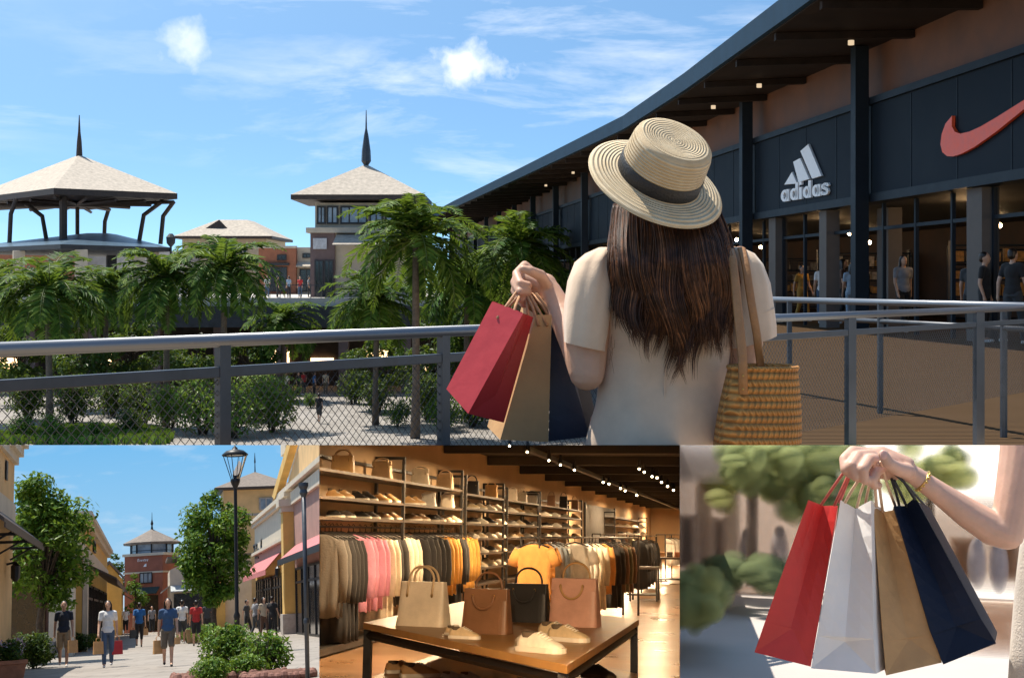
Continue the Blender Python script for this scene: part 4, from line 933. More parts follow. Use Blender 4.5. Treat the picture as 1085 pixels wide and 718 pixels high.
# ================================================================ THE SHOPPING STREET (lower left)
S1 = Stage(155, 649, 1.31, .6, (169, 600)); M1 = S1.M
pave = paving('street paving', (.235,.205,.175), (.29,.255,.22), 1.6, .8, .025, .2)
b = MB(); b.quad((-30,18,0), (30,18,0), (30,113,0), (-30,113,0)); put('street', b, pave, M=M1, kind='structure', clip=[DN, LEFT1])
def skymat():
    m = bpy.data.materials.new('street sky'); m.use_nodes = True; nt = m.node_tree; nt.nodes.clear(); L = nt.links.new
    tc = N(nt, 'ShaderNodeTexCoord'); sp = N(nt, 'ShaderNodeSeparateXYZ'); L(tc.outputs['Object'], sp.inputs[0])
    g = ramp(nt, mathn(nt, 'MULTIPLY', sp.outputs[2], 1/16), [(.1, s2l(186,214,236)), (.45, s2l(150,203,240)), (1.0, s2l(112,186,240))])
    mp = N(nt, 'ShaderNodeMapping'); mp.inputs['Scale'].default_value = (.1,.1,.42); mp.inputs['Rotation'].default_value = (0,R(-14),0); L(tc.outputs['Object'], mp.inputs[0])
    n = N(nt, 'ShaderNodeTexNoise', i_Scale=1.0, i_Detail=6, i_Roughness=.6, i_Distortion=.4); L(mp.outputs[0], n.inputs['Vector'])
    c = mixc(nt, ramp(nt, n.outputs[0], [(.5,0.0), (.78,.6)]), g, (.8,.88,.95)); e = N(nt, 'ShaderNodeEmission', i_Strength=.66); L(c, e.inputs[0])
    o = N(nt, 'ShaderNodeOutputMaterial'); L(e.outputs[0], o.inputs[0]); return m
b = MB(); b.quad((-30,112.6,-2), (30,112.6,-2), (30,112.6,30), (-30,112.6,30)); put('sky', b, skymat(), M=M1, kind='structure', clip=[DN, LEFT1])
yel = mat('ochre plaster', (.72,.45,.13), .85, .08, 1.2, .1, 10); yel2 = mat('apricot plaster', (.74,.48,.22), .85, .08, 1.2); cream = mat('cream moulding', (.62,.54,.42), .8, .06, 2)
mauve = mat('dusty pink plaster', (.42,.24,.19), .85, .08, 1.5); brownm = mat('brown canopy', (.07,.045,.032), .6, .2, 3); pinkaw = mat('rose canvas', (.55,.17,.17), .8, .1, 3); stone2 = mat('grey stone plinth', (.4,.36,.32), .85, .12, 4, .3, 14)
slate = mat('grey brown shingle', (.2,.165,.14), .85, .15, 5, .3, 20); redbr = mat('terracotta red wall', (.34,.12,.075), .85, .1, 2)
def bpart(par, name, m, boxes, bevel=0, clip=None):
    b = MB()
    for B in boxes: b.bx(*B)
    return put(name, b, m, par, bevel=bevel, clip=clip)
def slope(par, name, m, xa, za, xb, zb, y0, y1, th=.06, clip=None, val=0):
    b = MB(); b.hexa([(xa,y0,za), (xb,y0,zb), (xb,y1,zb), (xa,y1,za), (xa,y0,za+th), (xb,y0,zb+th), (xb,y1,zb+th), (xa,y1,za+th)])
    if val: b.bx(min(xb,xb+.03), max(xb,xb+.03), y0, y1, zb-val, zb-.003)
    return put(name, b, m, par, clip=clip)
def shopfront(par, x, y0, y1, z1, sgn, n=3, gm=None):       # dark glazed shop front lying in a plane x = const, facing sgn
    f, g = MB(), MB(); s = (y1-y0)/n
    for i in range(n+1): f.bx(x, x+.07*sgn, y0+i*s-.05, y0+i*s+.05, 0.02, z1)
    for z in (.05, z1*.78, z1-.04): f.bx(x+.003*sgn, x+.06*sgn, y0, y1, z-.05, z+.05)
    g.bx(x-.02*sgn, x+.02*sgn, y0, y1, .02, z1-.02); fo = put('shop_window', f, BLACK, par); put('pane', g, gm or GLASSD, fo)
CL = [DN]
t = thing('ochre_building', 'ochre yellow building corner with stepped cornice and brown canopy at the left edge', 'building', M1, (S1.at(14,560,42).x+3.95, 0, 0))
bpart(t, 'wall', yel2, [(-8,-3.95,28,42,0,6.9)], clip=CL)
bpart(t, 'cornice', cream, [(-8,-3.84,28,42.1,5.55,5.78), (-8,-3.72,28,42.22,5.782,6.02), (-8,-3.6,28,42.34,6.022,6.8)], clip=CL)
bpart(t, 'band', cream, [(-8,-3.9,28,42.05,3.95,4.45)])
slope(t, 'canopy', brownm, -3.94, 3.92, -3.1, 3.22, 30, 41.2, .09, val=.1)
b = MB()
for y in (34,37.5,41): b.tube([(-3.93,y,3.2), (-3.12,y,3.2)], .035, 6); b.tube([(-3.93,y,2.9), (-3.3,y,3.25)], .025, 6)
put('bracket', b, BLACK, t)
bpart(t, 'sign_slit', BLACK, [(-3.93,-3.9,39.2,39.6,4.9,5.4)])
b = MB(); b.tube([(-3.93,40,2.75), (-3.7,40,2.8)], .03, 6); b.lathe([(.05,0),(.12,.1),(.12,.4),(.03,.5)], 8, Matrix.Translation((-3.7,40,2.3))); put('wall_lamp', b, BLACK, t)
t = thing('cream_shop', 'cream walled shop with a stone end pier standing behind the left tree', 'building', M1)
bpart(t, 'wall', mauve, [(-9,-3.2,56,58,0,4.1)]); bpart(t, 'pier', cream, [(-3.25,-2.42,52.4,53.6,0,3.7)], .03)
bpart(t, 'cornice', cream, [(-9,-2.3,52.2,58,3.705,3.95)])
shopfront(t, -3.27, 53.7, 55.9, 2.8, 1, 2)
bpart(t, 'shop_window', GLASSD, [(-5.4,-3.6,55.9,55.98,.1,2.6)]); bpart(t, 'roof', slate, [(-9,-2.5,52.5,58,4.11,4.2)])
t = thing('yellow_gabled_shop', 'yellow shop with slanted cornice and long brown awning left of the tower', 'building', M1)
bpart(t, 'wall', yel, [(-7,-2.4,58.2,95,0,4.85)]); bpart(t, 'cornice', cream, [(-7,-2.2,58,95.2,4.855,5.1), (-7,-2.05,57.9,95.3,5.102,5.3)])
bpart(t, 'band', cream, [(-7,-2.33,58.1,95.1,3.5,4.05)])
slope(t, 'awning', brownm, -2.32, 3.3, -1.15, 2.68, 60, 94, .08, val=.16)
for y in (60,68,76,84): shopfront(t, -2.36, y+.6, y+6.8, 2.6, 1, 3)
window(t, (-2.35,70,4.45), 2.4, .5, (0,1,0), fm=BLACK, t=.07, mull=2)
bpart(t, 'pilaster', cream, [(-2.38,-2.2,58.2,59.4,0,3.49)]); 
t = thing('yellow_gabled_shop', 'small yellow gabled front next to the terracotta tower', 'building', M1)
b = MB(); b.prism([(-3,97,0), (-1.55,97,0), (-1.55,97,3.6), (-2.3,97,4.5), (-3,97,4.1)], (0,7,0)); put('wall', b, yel, t); b = MB(); b.prism([(-3,96.8,4.12), (-2.3,96.8,4.52), (-1.45,96.8,3.6), (-1.45,96.8,3.75), (-2.3,96.8,4.75), (-3,96.8,4.35)], (0,7.3,0)); put('roof', b, slate, t)
slope(t, 'awning', brownm, -1.54, 2.6, -.9, 2.2, 97.2, 102, .06)
# tower
k = 106/1500.; c = S1.at(161, 649, 106)
t = thing('tower_building', 'terracotta tower with a glazed lookout, pointed roof and spire closing the street', 'building', M1, (c.x, 106, 0), R(-24))
Z = lambda py: 1.31 + (649-py)*k
h = 1.42
bpart(t, 'wall', redbr, [(-h,h,-h,h,0,Z(593.5))]); bpart(t, 'cornice', cream, [(-h-.12,h+.12,-h-.12,h+.12,Z(593.4),Z(590.8))]); bpart(t, 'band', cream, [(-h-.06,h+.06,-h-.06,h+.06,Z(610.5),Z(608.8))])
b = MB(); oc = lambda r, z: [(r*math.cos(R(22.5+45*i)), r*math.sin(R(22.5+45*i)), z) for i in range(8)]
b.loft([oc(1.42,Z(590.7)), oc(1.42,Z(582))]); put('lookout_glazing', b, GLASSW, t)
b = MB()
for p in oc(1.46,0): b.tube([(p[0],p[1],Z(590.7)), (p[0],p[1],Z(581))], .06, 6)
b.loft([oc(1.5,Z(588.3)), oc(1.5,Z(587.9))]); put('lookout_frame', b, BLACK, t)
b = MB(); b.loft([oc(1.95,Z(582)), oc(2.0,Z(580)), oc(.9,Z(572.5)), oc(.06,Z(566.5))]); put('roof', b, slate, t)
b = MB(); b.lathe([(.1,Z(567)), (.05,Z(563)), (.11,Z(561)), (.03,Z(557)), (.012,Z(549.5))], 8); put('spire', b, BLACK, t)
window(t, (.2,-h-.05,Z(615)), .95, .75, fm=BLACK, gm=GLASSW, t=.06, mull=2); 
b = MB(); b.hexa([(-.7,-h-.6,2.6), (1.2,-h-.6,2.6), (1.2,-h-.01,3.0), (-.7,-h-.01,3.0), (-.7,-h-.6,2.65), (1.2,-h-.6,2.65), (1.2,-h-.01,3.08), (-.7,-h-.01,3.08)]); put('awning', b, mat('dark green canvas', (.03,.05,.05), .8), t)
bpart(t, 'shop_window', GLASSD, [(-.6,1.1,-h-.03,-h-.004,.1,2.5)])
b = MB(); x = -.42
for i, (wd_, ht) in enumerate(((.13,.2),(.1,.13),(.1,.13),(.1,.13),(.06,.16),(.1,.13),(.1,.13))): b.bx(x,x+wd_*.3,-h-.05,-h-.01,Z(600)+.08,Z(600)+.08+ht); b.bx(x+wd_*.3,x+wd_*.8,-h-.05,-h-.01,Z(600)+.05+ht,Z(600)+.08+ht); x += wd_+.02
b.prism([(0,-h-.05,Z(604)), (.22,-h-.05,Z(604)), (.22,-h-.05,Z(601)), (.12,-h-.05,Z(601.6))], (0,.04,0)); put('sign_letters', b, WS, t)
# right-hand side
t = thing('cream_shop', 'small cream gabled shop just right of the terracotta tower', 'building', M1)
b = MB(); b.prism([(1.45,95,0), (6.6,95,0), (6.6,95,4.6), (3,95,4.6), (1.45,95,3.9)], (0,9,0)); put('wall', b, cream, t); bpart(t, 'roof_edge', slate, [(1.3,6.6,94.8,104,4.61,4.75)])
bpart(t, 'shop_window', GLASSD, [(1.7,4.2,94.93,94.99,.1,2.4)]); slope(t, 'awning', mat('pale canvas', (.4,.42,.42), .8), 1.44, 2.9, .95, 2.55, 95.2, 103, .05)
b = MB(); b.hexa([(1.5,94.2,2.5), (4.6,94.2,2.5), (4.6,94.98,2.85), (1.5,94.98,2.85), (1.5,94.2,2.56), (4.6,94.2,2.56), (4.6,94.98,2.93), (1.5,94.98,2.93)]); put('awning', b, mat('pale canvas', (.4,.42,.42), .8), t)
bpart(t, 'pilaster', yel, [(4.3,4.9,94.7,94.99,0,3.6)])
t = thing('ochre_building', 'yellow lookout building with a grey hipped roof behind the cream sign wall', 'building', M1, (S1.at(268,649,106).x, 106, 0))
h2 = 2.1; bpart(t, 'wall', yel2, [(-h2,h2+.6,-2,2,0,9.55)]); b = MB(); hip(b, [(-2.75,-2.7,0), (3.0,-2.7,0), (3.0,3,0), (-2.75,3,0)], 9.56, 0, [(.3,0,11.0)], .16); put('roof', b, [slate, darkwood], t)
b = MB(); b.lathe([(.05,10.9), (.03,11.6), (.06,11.7), (.012,12.4)], 8, Matrix.Translation((.3,0,0))); put('spire', b, BLACK, t); window(t, (.9,-2.05,8.5), 1.0, .9, fm=stone2, gm=GLASSW, t=.1, mull=1); bpart(t, 'band', stone2, [(-h2-.04,h2+.64,-2.04,2.04,7.7,7.85)])
t = thing('shop_row', 'cream and ochre shop row with pilaster, rose awnings and yellow pediment on the right', 'building', M1, (-.28, 0, 0))
X = 7.0; RC = [DN, LEFT1]
bpart(t, 'wall', yel, [(X,12,69.2,93,0,4.0)]); bpart(t, 'sign_wall', cream, [(X-.02,12,69.2,93,4.005,6.2)]); bpart(t, 'cornice', cream, [(X-.2,12,69.1,93.1,6.205,6.4), (X-.34,12,69.0,93.2,6.402,6.62)], clip=CL)
bpart(t, 'ledge', cream, [(X-.25,X-.021,69.2,93,4.45,4.62)]); bpart(t, 'band', mauve, [(X-.05,X-.004,69.2,93,3.9,4.447)])
slope(t, 'awning', pinkaw, X-.06, 3.95, X-.85, 3.1, 74.5, 92, .05, val=.22)
for y in (74,80,86): shopfront(t, X-.04, y+.3, y+5.4, 2.9, -1, 3)
bpart(t, 'pilaster', yel, [(X-.5,X+.3,68,69.1,.92,5.6)]); bpart(t, 'plinth', stone2, [(X-.6,X+.3,67.9,69.2,0,.915)], .02); bpart(t, 'capital', cream, [(X-.58,X+.3,67.9,69.2,5.605,5.85), (X-.7,X+.3,67.8,69.3,5.852,6.18)], clip=CL)
b = MB(); b.lathe([(.05,0),(.13,.1),(.13,.42),(.03,.52)], 8, Matrix.Translation((X-.75,68.4,2.6))); b.tube([(X-.5,68.4,3.2), (X-.75,68.4,3.15)], .03, 6); put('wall_lamp', b, BLACK, t)
bpart(t, 'wall', mauve, [(X,12,50,67.9,0,5.9)], clip=RC); bpart(t, 'band', cream, [(X-.14,12,50,67.9,5.905,6.5)], clip=RC)
slope(t, 'awning', pinkaw, X-.01, 3.95, X-.82, 3.28, 50, 67.3, .05, clip=RC); b = MB(); b.bx(X-.86,X-.825,50,67.3,3.1,3.36); put('awning_edge', b, BLACK, t, clip=RC)
shopfront(t, X-.02, 56.6, 67, 2.95, -1, 4)
b = MB(); b.prism([(X,73,6.64), (X,52,10.9), (X,40,8.4), (X,40,6.64)], (.6,0,0)); put('pediment', b, yel2, t, clip=RC)
b = MB(); b.prism([(X-.35,74.2,6.64), (X-.35,52,11.1), (X-.35,52,11.75), (X-.35,75.6,6.9)], (.349,0,0)); put('pediment_trim', b, yel, t, clip=RC)
b = MB(); b.bx(X-.3,X-.001,50,74,6.63,6.85); put('pediment_base', b, cream, t, clip=RC)
b = MB(); b.bx(X+.75,X+1.7,76,78,6.63,9.6); b.bx(X+.55,X+1.8,75.8,78.2,9.0,9.25); b.bx(X+.4,X+1.9,75.6,78.4,9.252,10.4); put('parapet_block', b, cream, t, clip=RC)
# the dark squiggle sign on the cream wall
def onwall(px, py): return S1.onx(px, py, X-.31) + V((.28,0,0))
b = MB()
def zq(x, y): return (230+x/5.98, 500+y/5.98)
for S_ in ([(222,520),(236,512),(240,490),(234,468),(244,458),(256,462),(252,480),(244,500),(250,518)], [(258,510),(262,488),(270,500),(276,514),(280,492)], [(284,425),(282,460),(284,512)], [(246,540),(268,540)]):
    b.tube([onwall(*zq(*q)) for q in S_], .085, 6)
put('sign_script', b, BLACK, t)
# trees
TS = [tree_meshes(21, 5.7, (.0,0,3.55), (1.3,1.3,2.05), 62, 150, .105, .1, .3, .3), tree_meshes(33, 5.3, (0,0,3.3), (1.22,1.22,2.0), 60, 150, .105, .09, .3, .3), tree_meshes(41, 3.4, (0,0,2.3), (.5,.5,1.3), 14, 60, .1, .04, .3, .4)]
c = S1.at(46, 649, 46); tree('leafy street tree rising from the clipped hedge on the left', TS[0], M1, (c.x, 46, 0), 0)
c = S1.at(228, 649, 52); tree('rounded street tree behind the lamp post on the right', TS[1], M1, (c.x, 52, 0), 2)
c = S1.at(144, 649, 88); tree('thin young tree in front of the terracotta tower', TS[2], M1, (c.x, 88, 0), 1)
c = S1.at(126, 649, 108); tree('small distant tree at the left of the tower roof', TS[2], M1, (c.x, 108, 0), 2, 1.55, LEAFD)
c = S1.at(192, 649, 107); tree('distant dark tree right of the tower roof', TS[2], M1, (c.x, 107, 0), 3, 1.6, LEAFD)
# hedges and planters
HB = [shrub_meshes(51, .62, .95, 2600, .05), shrub_meshes(52, .5, .6, 1500, .05), shrub_meshes(53, .5, .8, 900, .06, 16)]
for px, y, sc, i, lf, lab, nm, ct in ((243,30,1.05,0,LEAF,'big glossy round bush in the bed under the lamp post','leafy_bush','bush'), (222,27.3,.78,1,LEAF,'small bush low at the left corner of the big round bush','leafy_bush','bush'), (281,29,1.08,2,LEAF,'sparse wispy shrub right of the big round bush','wispy_shrub','shrub'),
        (262,28,.8,1,LEAF,'low bush between the round bush and the wispy shrub','leafy_bush','bush'), (30,54,1.1,1,LEAFY,'bright green hedge clump left of the street tree trunk','hedge','hedge'), (52,55,1.15,1,LEAFY,'bright green hedge clump behind the man in navy','hedge','hedge'),
        (83,58,1.2,1,LEAFD,'dark hedge clump in front of the cream pier','hedge','hedge'), (93,62,1.1,1,LEAFY,'pale green hedge clump right of the cream pier','hedge','hedge'), (37,42,1.0,0,LEAFD,'dark low hedge beside the terracotta pot','hedge','hedge'), (42,45,.9,1,LEAF,'hedge at the foot of the left street tree','hedge','hedge'),
        (198,63,1.0,1,LEAFY,'bright bush behind the woman in red','leafy_bush','bush'), (218,60,1.25,1,LEAFY,'bright bush right of the woman in red','leafy_bush','bush')):
    c = S1.at(px, 649, y); shrub(lab, HB[i], M1, (c.x, y, 0), px*.7, sc, lf, name=nm, cat=ct)
mulch = mat('red brown mulch', (.16,.07,.045), .95, .3, 20, .8, 30)
for px, y, r, lab in ((230,28.6,.85,'red stone edged bed under the big round bush'), (293,27.2,.62,'red stone edged bed under the wispy shrub')):
    c = S1.at(px, 649, y); t = thing('planting_bed', lab, 'planting bed', M1, (c.x, y, 0)); b = MB(); rng = random.Random(px)
    b.lathe([(r*.99,0),(r,.1),(r*.8,.15),(.01,.17)], 24); put('soil', b, mulch, t, smooth=True); b = MB()
    for i in range(34): a = i*.185; b.ell((r*math.cos(a)*rng.uniform(.95,1.04), r*math.sin(a)*rng.uniform(.95,1.04), .06), (.09,.09,rng.uniform(.07,.13)), nu=7, nv=5)
    put('stone_edging', b, mat('reddish edging stone', (.25,.12,.09), .9, .2, 12), t)
c = S1.at(11, 649, 31.5); t = thing('terracotta_pot', 'square terracotta planter with purple flowers in the left corner', 'planter', M1, (c.x, c.y, 0), .25, None, .84)
terra = mat('terracotta', (.36,.15,.08), .8, .12, 6, .15, 30)
b = MB(); b.loft([[(x*r,y*r,z) for x,y in ((-1,-1),(1,-1),(1,1),(-1,1))] for r,z in ((.26,0),(.34,.52),(.37,.53),(.37,.62),(.31,.62),(.3,.55))]); put('pot', b, terra, t)
b = MB(); rng = random.Random(3)
for i in range(7): leaf_quads(b, (rng.uniform(-.25,.25), rng.uniform(-.25,.25), rng.uniform(.75,.98)), (.24,.24,.22), 170, .055, rng)
put('foliage', b.mesh('foliage', normals=False), LEAFD, t)
FL = leafmat('purple flowers', [(.4,.3,.45), (.55,.45,.55), (.3,.12,.3), (.65,.6,.6)], .2)
b = MB()
for i in range(6): leaf_quads(b, (rng.uniform(-.3,.35), rng.uniform(-.32,.1), rng.uniform(.72,1.1)), (.16,.16,.14), 46, .035, rng)
put('flowers', b.mesh('flowers', normals=False), FL, t)
c = S1.at(213, 649, 61); t = thing('planter_box', 'small tan planter box behind the woman in red', 'planter', M1, (c.x-.35, 61, 0)); b = MB(); b.loft([[(x*r,y*r,z) for x,y in ((-1,-1),(1,-1),(1,1),(-1,1))] for r,z in ((.2,0),(.26,.5),(.28,.5),(.28,.56),(.23,.56),(.22,.5))]); put('pot', b, mat('tan clay', (.4,.26,.13), .8), t)
# street lamp
c = S1.at(251, 649, 45); Zl = lambda py: 1.31 + (649-py)*45/1500
t = thing('street_lamp', 'tall black street lamp with a flared glass lantern', 'street lamp', M1, (c.x, 45, 0))
b = MB(); b.lathe([(.14,0),(.14,.12),(.085,.2),(.085,1.0),(.1,1.03),(.1,1.1),(.06,1.2),(.052,Zl(530)),(.055,Zl(528)),(.12,Zl(524)),(.15,Zl(521)),(.15,Zl(519)),(.05,Zl(518)),(.04,Zl(515))], 16); put('post', b, BLACK, t, smooth=True)
b = MB()
for i in range(6):
    a = R(60*i+10); b.tube([(.13*math.cos(a),.13*math.sin(a),Zl(519)), (.37*math.cos(a),.37*math.sin(a),Zl(494.5))], .013, 5)
b.tube([(.37*math.cos(R(15*i)),.37*math.sin(R(15*i)),Zl(494.5)) for i in range(24)], .016, 5, closed=True); put('lantern_frame', b, BLACK, t)
lg = mat('clear lantern glass', (.9,.95,1), .05, 0); lg.node_tree.nodes['Principled BSDF'].inputs['Transmission Weight'].default_value = 1; lg.node_tree.nodes['Principled BSDF'].inputs['IOR'].default_value = 1.02
b = MB(); b.lathe([(.125,Zl(518.5)), (.36,Zl(495))], 24); put('lantern_glass', b, lg, t, smooth=True)
b = MB(); b.lathe([(.4,Zl(494.3)),(.41,Zl(493.5)),(.27,Zl(489.5)),(.09,Zl(488)),(.08,Zl(486.5)),(.03,Zl(485)),(.005,Zl(483.5))], 24); put('lantern_cap', b, BLACK, t, smooth=True)
b = MB(); b.lathe([(.02,Zl(494.2)),(.33,Zl(493.9)),(.33,Zl(493.6))], 20); put('diffuser', b, mat('white diffuser', (.8,.8,.78), .4), t)
c = S1.at(324.5, 649, 26); t = thing('canopy_pole', 'slim grey steel pole in front of the right shop row', 'pole', M1, (c.x, 26, 0))
b = MB(); b.tube([(0,0,0), (0,0,3.3)], .04, 12); put('shaft', b, GREYM, t, smooth=True); b = MB(); b.lathe([(.042,3.2),(.075,3.28),(.06,3.34),(.09,3.4),(.09,3.46)], 12); b.lathe([(.042,.95),(.055,.98),(.055,1.04),(.042,1.07)], 12); put('collar', b, GREYM, t)
# people and the bags they carry
def walker(label, px, row, rz, h, sh, bo, kind, s, hair='short', hm=None, shoe=None, vox=.014, bags=(), skin=None):
    c = S1.gnd(px, row); t, hands = person(label, M1, (c.x, c.y, 0), rz, h, sh, bo, kind, s, hair, hm, shoe=shoe, vox=vox, group='people in the shopping street', skin=skin)
    for sd, m, sc, lab in bags: q = hands[sd]; hand_bag(lab, M1, q + V((0,0,-.035)), rz+.35, m, sc, 'bags carried in the shopping street')
GREYP = mat('silver grey paper', (.4,.4,.42), .5); DARKP = mat('dark paper', (.04,.045,.045), .5)
walker('man in navy t-shirt and khaki shorts walking towards the viewer', 67, 706, .05, 1.74, 'navy', 'khaki', 'shorts', 1, skin=SKIN2, vox=.011, bags=((1, KRAFT, 1.0, 'kraft paper bag in the hand of the man in navy'), (-1, GREYP, 1.0, 'silver grey bag in the other hand of the man in navy')))
walker('woman in white t-shirt and blue jeans carrying two bags', 114, 706.5, .0, 1.66, 'white', 'jeans', 'trousers', -1, 'long', HAIRD, vox=.011, bags=((-1, KRAFT, .95, 'kraft paper bag carried by the woman in jeans'), (1, REDP, 1.05, 'red paper bag carried by the woman in jeans')))
walker('woman in denim blue polo and olive shorts walking towards the viewer', 178, 705.5, .0, 1.62, 'denim', 'olive', 'shorts', 1, 'long', HAIRD, shoe=KSHOE, vox=.011, bags=((-1, KRAFT, 1.0, 'kraft paper bag carried by the woman in olive shorts'), (1, KRAFT, .5, 'tiny beige bag dangling from the woman in olive shorts')))
walker('man in bright blue t-shirt and black knee length trousers', 147.5, 685, math.pi, 1.72, 'blue', 'black', 'capri', -1, vox=.014, shoe=KSHOE, bags=((-1, KRAFT, .8, 'small kraft bag beside the man in bright blue'), (1, DARKP, 1.0, 'dark bag carried by the man in bright blue')))
walker('woman in red shirt and black shorts seen from behind', 208, 684, math.pi, 1.66, 'red', 'black', 'shorts', 1, 'short', HAIRD, shoe=KSHOE, vox=.014)
walker('man in white t-shirt and charcoal shorts next to the woman in red', 193, 681.5, math.pi, 1.74, 'white', 'charcoal', 'shorts', -1, vox=.014)
walker('distant man in white t-shirt and black trousers left of the one in blue', 133, 673, math.pi, 1.75, 'white', 'black', 'capri', 1, vox=.03)
walker('distant person in grey top right of the man in blue', 161, 671, 0, 1.72, 'grey', 'black', 'trousers', -1, vox=.03)
walker('distant person in blue grey top by the right bushes', 220, 676, math.pi, 1.7, 'charcoal', 'black', 'trousers', 1, 'long', vox=.03)
walker('small person in white at the cream pier', 92, 677, 1.2, 1.6, 'white', 'jeans', 'trousers', -1, 'long', vox=.03)
walker('person in charcoal before the rose awning shop', 262, 674, 1.0, 1.65, 'charcoal', 'black', 'trousers', 1, vox=.03)
walker('person in grey before the rose awning shop window', 271, 675, 2.0, 1.7, 'grey', 'charcoal', 'trousers', -1, vox=.03)
walker('person in beige near the yellow pilaster', 280, 675.5, .4, 1.68, 'beige', 'brown', 'trousers', 1, 'long', vox=.03)
walker('person in dark clothes right beside the yellow pilaster', 289, 675, 2.6, 1.7, 'black', 'black', 'trousers', -1, vox=.03)
# ================================================================ THE STORE (lower middle)
S2 = Stage(790, 567, 1.4, .4, (529, 595)); M2 = S2.M; C2 = [DN, RIGHT1, LEFT2]
wallm = mat('tan store wall', (.4,.27,.15), .8, .08, .8); floorm = mat('polished wood floor', (.26,.15,.075), .3, .15, 1.2, col2=(.17,.095,.045)); ceilm = mat('dark store ceiling', (.03,.024,.018), .8, .2, 1)
nt_, L_n, b_n, tc_n = nodes(floorm)
br = N(nt_, 'ShaderNodeTexBrick', i_Scale=1.0); br.inputs['Brick Width'].default_value = 3.2; br.inputs['Row Height'].default_value = .5; br.inputs['Mortar Size'].default_value = 0.0
for i, c in ((1,(1,1,1,1)), (2,(.72,.68,.64,1)), (3,(.84,.82,.8,1))): br.inputs[i].default_value = c
L_n(tc_n.outputs['Object'], br.inputs['Vector']); src = b_n.inputs['Base Color'].links[0].from_socket; L_n(mixc(nt_, 1.0, src, br.outputs[0], 'MULTIPLY'), b_n.inputs['Base Color'])
b = MB(); b.quad((-9,4,0), (6,4,0), (6,82,0), (-9,82,0)); put('store_floor', b, floorm, M=M2, kind='structure', clip=C2)
XW, XF, XM = -5.12, -4.67, -4.88
b = MB(); b.quad((XW,14,-.02), (XW,82,-.02), (XW,82,2.95), (XW,14,2.95)); put('store_wall', b, wallm, M=M2, kind='structure', clip=C2)
b = MB(); b.quad((-9,79,-.02), (6,79,-.02), (6,79,2.95), (-9,79,2.95)); put('back_wall', b, wallm, M=M2, kind='structure', clip=C2)
b = MB(); b.quad((-9,10,2.92), (6,10,2.92), (6,82,2.92), (-9,82,2.92)); put('store_ceiling', b, ceilm, M=M2, kind='structure', clip=C2)
b = MB()
b.quad(w(QA,ROW+.1,1.7), w(QA,800,1.7), w(QA,800,6.9), w(QA,ROW+.1,6.9)); put('partition_wall', b, wallm, kind='structure')
b = MB(); b.quad(w(QB,ROW+.1,1.7), w(QB,800,1.7), w(QB,800,33), w(QB,ROW+.1,33)); put('light_block_sheet', b, wallm, kind='structure')  # unseen edge-on sheet added to stop light bleeding between store and bags
b = MB(); b.quad(w(QA,ROW+.15,1.7), w(QB,ROW+.15,1.7), w(QB,ROW+.15,12), w(QA,ROW+.15,12)); put('light_seal_sheet', b, ceilm, kind='structure')  # added edge-on sheet, only keeps sun and sky light out of the store
b = MB()
for i in range(14): y = 23+i*4; b.bx(-6,4,y,y+.25,2.72,2.9)
t = thing('ceiling_beams', 'dark exposed beams crossing the store ceiling', 'ceiling beams', M2)
for i in range(13): y = 24+i*4.2; q = MB(); q.bx(-5.1,3,y,y+.22,2.74,2.915); put('beam', q, ceilm, t, clip=C2)
for x in (-3.4,-.9): q = MB(); q.bx(x,x+.1,22,78,2.66,2.735); put('track', q, BLACK, t, clip=C2)
bulb = emit('warm bulb', (1,.78,.45), 14); WARM = (1,.7,.4)
SP = [(570,20),(622,38),(686,63),(720,76),(761,91),(846,127),(863,132),(897,145),(911,152),(945,165),(952,88),(967,97),(990,110),(1005,114),(1018,127),(1036,139),(1053,150)]
for i, (zx, zy) in enumerate(SP):
    px, py = 335+zx/2.782, 465+zy/2.782; p = S2.gnd(px, py, 2.6)
    t = thing('ceiling_spotlight', f'{("nearest","second","third","fourth","fifth","sixth","seventh","eighth","ninth","tenth")[i if i < 10 else i-10]} warm spotlight along the ' + ('ceiling track above the wall racks' if i < 10 else 'right hand ceiling track of the store'), 'spotlight', M2, p, 0, 'warm spotlights on the store ceiling')
    r = 2.3*p.y/1500; b = MB(); b.ell((0,0,0), r*.5); put('bulb', b, bulb, t); b = MB(); b.lathe([(r*.9,.02),(r*1.0,.06),(r*.7,.16),(.02,.18)], 12); put('housing', b, BLACK, t)
def warm_light(x, y, z, e, size=.3, spot=None, col=WARM, tilt=0):
    ld = bpy.data.lights.new('store_lamp_and_fill_light', 'AREA' if spot is None else 'SPOT'); ld.energy = e; ld.color = col
    if spot is None: ld.shape = 'DISK'; ld.size = size*S2.sc
    else: ld.spot_size = R(spot); ld.spot_blend = .7; ld.shadow_soft_size = .05
    o = bpy.data.objects.new('store_lamp_and_fill_light', ld); COL.objects.link(o); o.matrix_world = M2 @ Matrix.Translation((x,y,z)) @ Matrix.Rotation(R(tilt), 4, 'X'); return o
for x, y, e in ((-3.6,15.5,13),(-3.5,19,13),(-3.6,23,14),(-3.5,28,14),(-3.5,34,14),(-3.6,42,22),(-3.6,52,30),(-3.6,64,34),(-4.0,74,30),(-1.7,26,8),(-2.3,36,5),(-2.9,48,7),(-3.5,58,9),(-1.1,15,2.5)):
    warm_light(x, y, min(2.55, 1.34+.064*y), e*1.75, .5)
for x, y, e in ((-.95,5.0,9),(-.42,5.0,8.5),(-.7,6.4,1.5)): warm_light(x, y, 1.26+.064*y, e, .12, tilt=62 if y < 6 else 20)  # added fill lights aimed at the table fronts, no fixture hangs here
